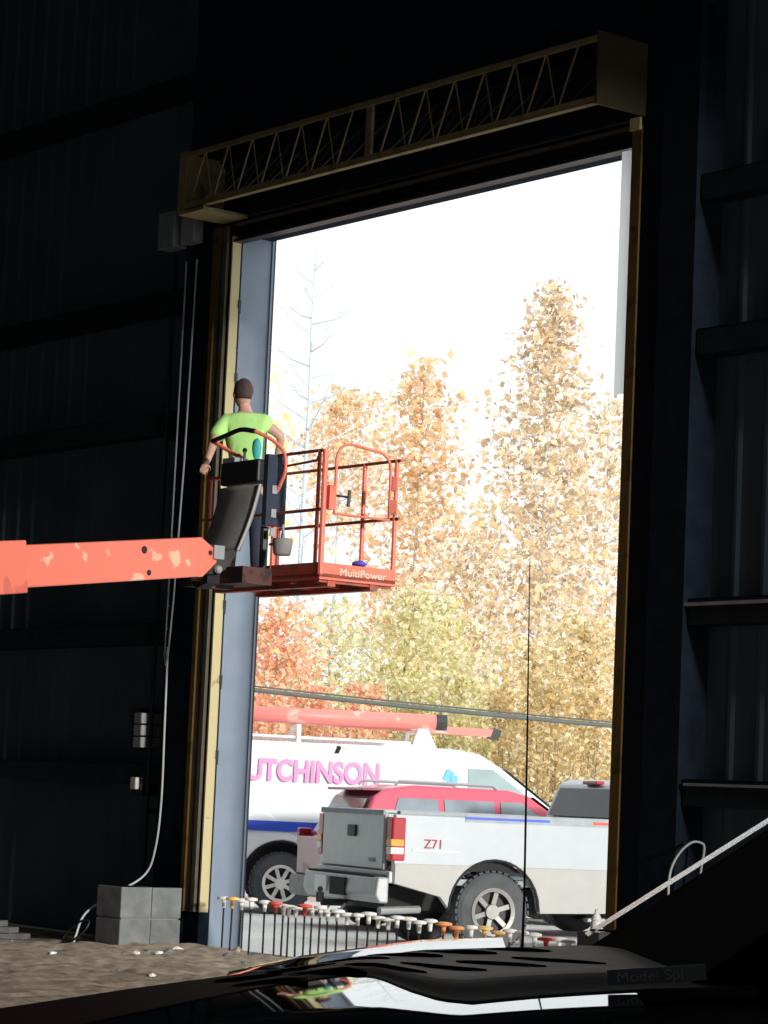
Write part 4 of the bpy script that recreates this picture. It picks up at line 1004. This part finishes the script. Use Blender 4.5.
for x_ in xsn:
    g_ = gapy(x_); z = zn(x_); r = []; nr_ = nroll(x_)
    kx = 1+3.5*max(0, min(1, (-.20-x_)/.16))
    y_in = [lerp(g_, nr_, q/8) for q in range(9)]
    for y_ in y_in:
        zz = zn(x_)-(GY(y_)-GY(g_))*kx; r.append((x_, y_, zz))
    prev_ = nr_
    for dy_, s_ in ((.015, .16), (.03, .4), (.045, 1.0), (.055, 3.0)):
        zz -= (prev_-(nr_-dy_))*s_*max(1, kx*.6); prev_ = nr_-dy_; r.append((x_, prev_, zz))
    y_in.append(prev_)
    r.append((x_, y_in[-1]-.02, zz-.15)); r.append((x_, y_in[-1]-.02, zz-.55))
    rows.append(r)
fend = cpart(MB().grid(rows), 'fender', M['gloss'], smooth=True)
def dome(x_, v):   # v 0..1 across the hood
    e0 = max(0, min(1, (x_+.25)/.45)); e1 = max(0, min(1, (.50-x_)/.12))
    s_ = max(0, min(1, (v-.04)/.10))*max(0, min(1, (.93-v)/.20))
    sm = lambda q: q*q*(3-2*q)
    return .014*sm(e0)*sm(e1)*sm(s_)
xh = [-1.15+i*(1.66/90) for i in range(91)]
rows = []
for x_ in xh:
    g_ = gapy(x_)+.008; r = [(x_, g_, zn(x_)-.012), (x_, g_+.002, zn(x_)+.001)]
    for j in range(1, 31):
        v = j/30; y_ = lerp(g_, 4.86, v)
        r.append((x_, y_, lerp(zn(x_)+.002, zc(x_), v)+dome(x_, v)))
    rows.append(r)
hood = cpart(MB().grid(rows), 'hood', M['satin'], smooth=True)
# far edge lip: glossy, turned up so its shape mirrors a strip of sky
rows = []
for x_ in xh:
    z = zc(x_)
    if x_ > .26 or x_ < -.26: continue
    kf = max(0, min(1, (x_+.26)/.14)); z -= .003*(1-kf)
    rows.append([(x_, 4.862, z-.004), (x_, 4.93, z+.002*kf), (x_, 4.98, z+.0065*kf), (x_, 5.01, z+.010*kf), (x_, 5.02, z+.008*kf), (x_, 5.03, z-.06), (x_, 5.08, z-.5)])
cpart(MB().grid(rows), 'far_fender', M['gloss'], smooth=True)
# vent slots: dark slanted louvre openings standing just proud of the dome
def zdome(x_, y_):
    g_ = gapy(x_)+.008; v = (y_-g_)/(4.86-g_); return lerp(zn(x_)+.002, zc(x_), v)+dome(x_, v)
rows = []
for i in range(41):
    x_ = lerp(-.10, .47, i/40); g_ = gapy(x_)+.008
    ia, ib = lerp(.22, .10, i/40), .90
    rows.append([(x_, lerp(g_, 4.86, lerp(ia, ib, j/20)), zdome(x_, lerp(g_, 4.86, lerp(ia, ib, j/20)))+(.0015 if 0 < j < 20 and 0 < i < 40 else -.002)) for j in range(21)])
cpart(MB().grid(rows), 'vent_panel', M['panel'], hood, smooth=True)
def slot(x0, y0, x1, y1, w):
    mb = MB(); rows = []
    n_ = 8
    for i in range(n_+1):
        t_ = i/n_; xa = lerp(x0, x1, t_); ya = lerp(y0, y1, t_); ww_ = w*(1-.55*abs(2*t_-1)**3)
        rows.append([(xa, ya-ww_/2, zdome(xa, ya-ww_/2)+.0021), (xa, ya, zdome(xa, ya)+.0023), (xa, ya+ww_/2, zdome(xa, ya+ww_/2)+.0021)])
    mb.grid(rows); bmesh.ops.recalc_face_normals(mb.bm, faces=mb.bm.faces); return mb
for i in range(6):
    x0 = -.10+i*.085
    o = cpart(slot(x0+.02, 3.90, x0-.10, 4.18, .11), 'vent_slot', M['slot'], hood)
    if i < 6: o = cpart(slot(x0+.03-.06, 4.34, x0-.09-.06, 4.60, .15), 'vent_slot', M['slot'], hood)
# badge on the near flank of the dome
by = 3.53
bz = zn(.38)+.018
bd_ = cpart(MB().box((.378, by, bz+.002), (.128, .005, .020), Matrix.Rotation(-.10, 3, 'Y')), 'badge', M['badge'], hood)
text_mesh('lettering', 'Model Spl', .019, M['badgelt'], bd_, CO @ Matrix.Translation((.326, by-.004, bz-.010)) @ Matrix.Rotation(-.10, 4, 'Y') @ SD, .0005, width=.085)
# cowl, windshield frame, cabin (matte black) 
S = .68
def zl(x_, x0, z0): return z0+(x_-x0)*S
fr = MB()
xa, za = .405, 1.165          # far base of the windshield
prof_ = [(xa+.0, za-.65), (xa, za-.02), (xa+.03, za), (xa+.62, zl(xa+.62, xa, za)), (xa+.80, zl(xa+.68, xa, za)), (xa+2.2, zl(xa+.70, xa, za)), (xa+2.2, za-.65)]
fr.prism([(a, b-.004) for a, b in prof_], 3.62, 4.90)
cpart(fr, 'cabin_cover', M['matte'])
cw = MB().prism([(.30, .6), (.30, 1.130), (.50, 1.145), (.50, .6)], 3.20, 4.95); cpart(cw, 'cowl', M['matte'])
# bright windshield edge trim: reflector ribbon added and tilted to mirror the sky
al = math.radians(2.2)
l_ = Vector((math.cos(math.atan(S)), 0, math.sin(math.atan(S))))
wv_ = Vector((0, math.cos(al), 0)) + Vector((-l_.z, 0, l_.x))*math.sin(al)
p0 = Vector((xa-.005, 4.90, za-.008)); p1 = p0+l_*.76
rb = MB(); rb.grid([[p0, p0+wv_*.07], [p1, p1+wv_*.07]])
bmesh.ops.solidify(rb.bm, geom=rb.bm.faces[:], thickness=.004)
cpart(rb, 'windshield_trim', M['trimbright'])
cpart(MB().bar((xa-.0, 4.93, za+.002), (xa+.075, 4.93, za+.003), .01, .004), 'cowl_highlight', M['galv'])  # pale bar added in place of a highlight at the cowl end
# antenna mast
am = at(522, 956, 4.55)
cpart(MB().tube([(am.x, am.y, am.z-.04), (am.x, am.y, am.z+.10), am+Vector((-.005, 0, .36)), am+Vector((-.012, 0, .66))], [.0032, .0022, .0018, .0008], 6), 'antenna', M['black'])
# lower body, nose and wheels so that the car stands on the floor
lb = MB().prism([(-1.15, .70), (-1.22, .62), (-1.24, .42), (-1.1, .30), (3.0, .30), (3.2, .5), (3.2, 1.05), (.4, 1.05), (.0, 1.02), (-.6, .90)], 3.50, 5.00)
cpart(lb, 'lower_body', M['gloss'])
for wx, wy in ((-.55, 3.44), (-.55, 5.02), (2.3, 3.44), (2.3, 5.02)):
    wo = cpart(MB().lathe([(0, -.11), (.22, -.11), (.34, -.11), (.36, -.06), (.36, .06), (.34, .11), (.22, .11), (0, .11)], (wx, wy, .36), axis='Y', seg=28), 'wheel', M['rubber'])
    cpart(MB().lathe([(0, -.12), (.20, -.12), (.22, 0), (.20, .12), (0, .12)], (wx, wy, .36), axis='Y', seg=20), 'rim', M['rim'], wo)

# ================================================================ LIGHT
w = bpy.data.worlds.new('world'); sc.world = w; w.use_nodes = True
nt = w.node_tree; bg = nt.nodes['Background']; bg.inputs[0].default_value = (.93, .985, 1, 1); bg.inputs[1].default_value = 1.22
sd = bpy.data.lights.new('sun', 'SUN'); sd.energy = 3.4; sd.angle = .07; sd.color = (1, .96, .90)
so = bpy.data.objects.new('sun', sd); C.objects.link(so)
trav = (-Uw*1 + Nw*.06 + Vector((0, 0, -.20))).normalized()
so.rotation_euler = (-trav).to_track_quat('Z', 'Y').to_euler(); so.location = (0, 0, 30)
vs = sc.view_settings; vs.view_transform = 'Standard'; vs.look = 'None'; vs.gamma = 1; vs.exposure = 0; vs.use_curve_mapping = False
cy = sc.cycles
cy.use_denoising = True; cy.max_bounces = 6; cy.diffuse_bounces = 3; cy.glossy_bounces = 3; cy.transmission_bounces = 4; cy.transparent_max_bounces = 4
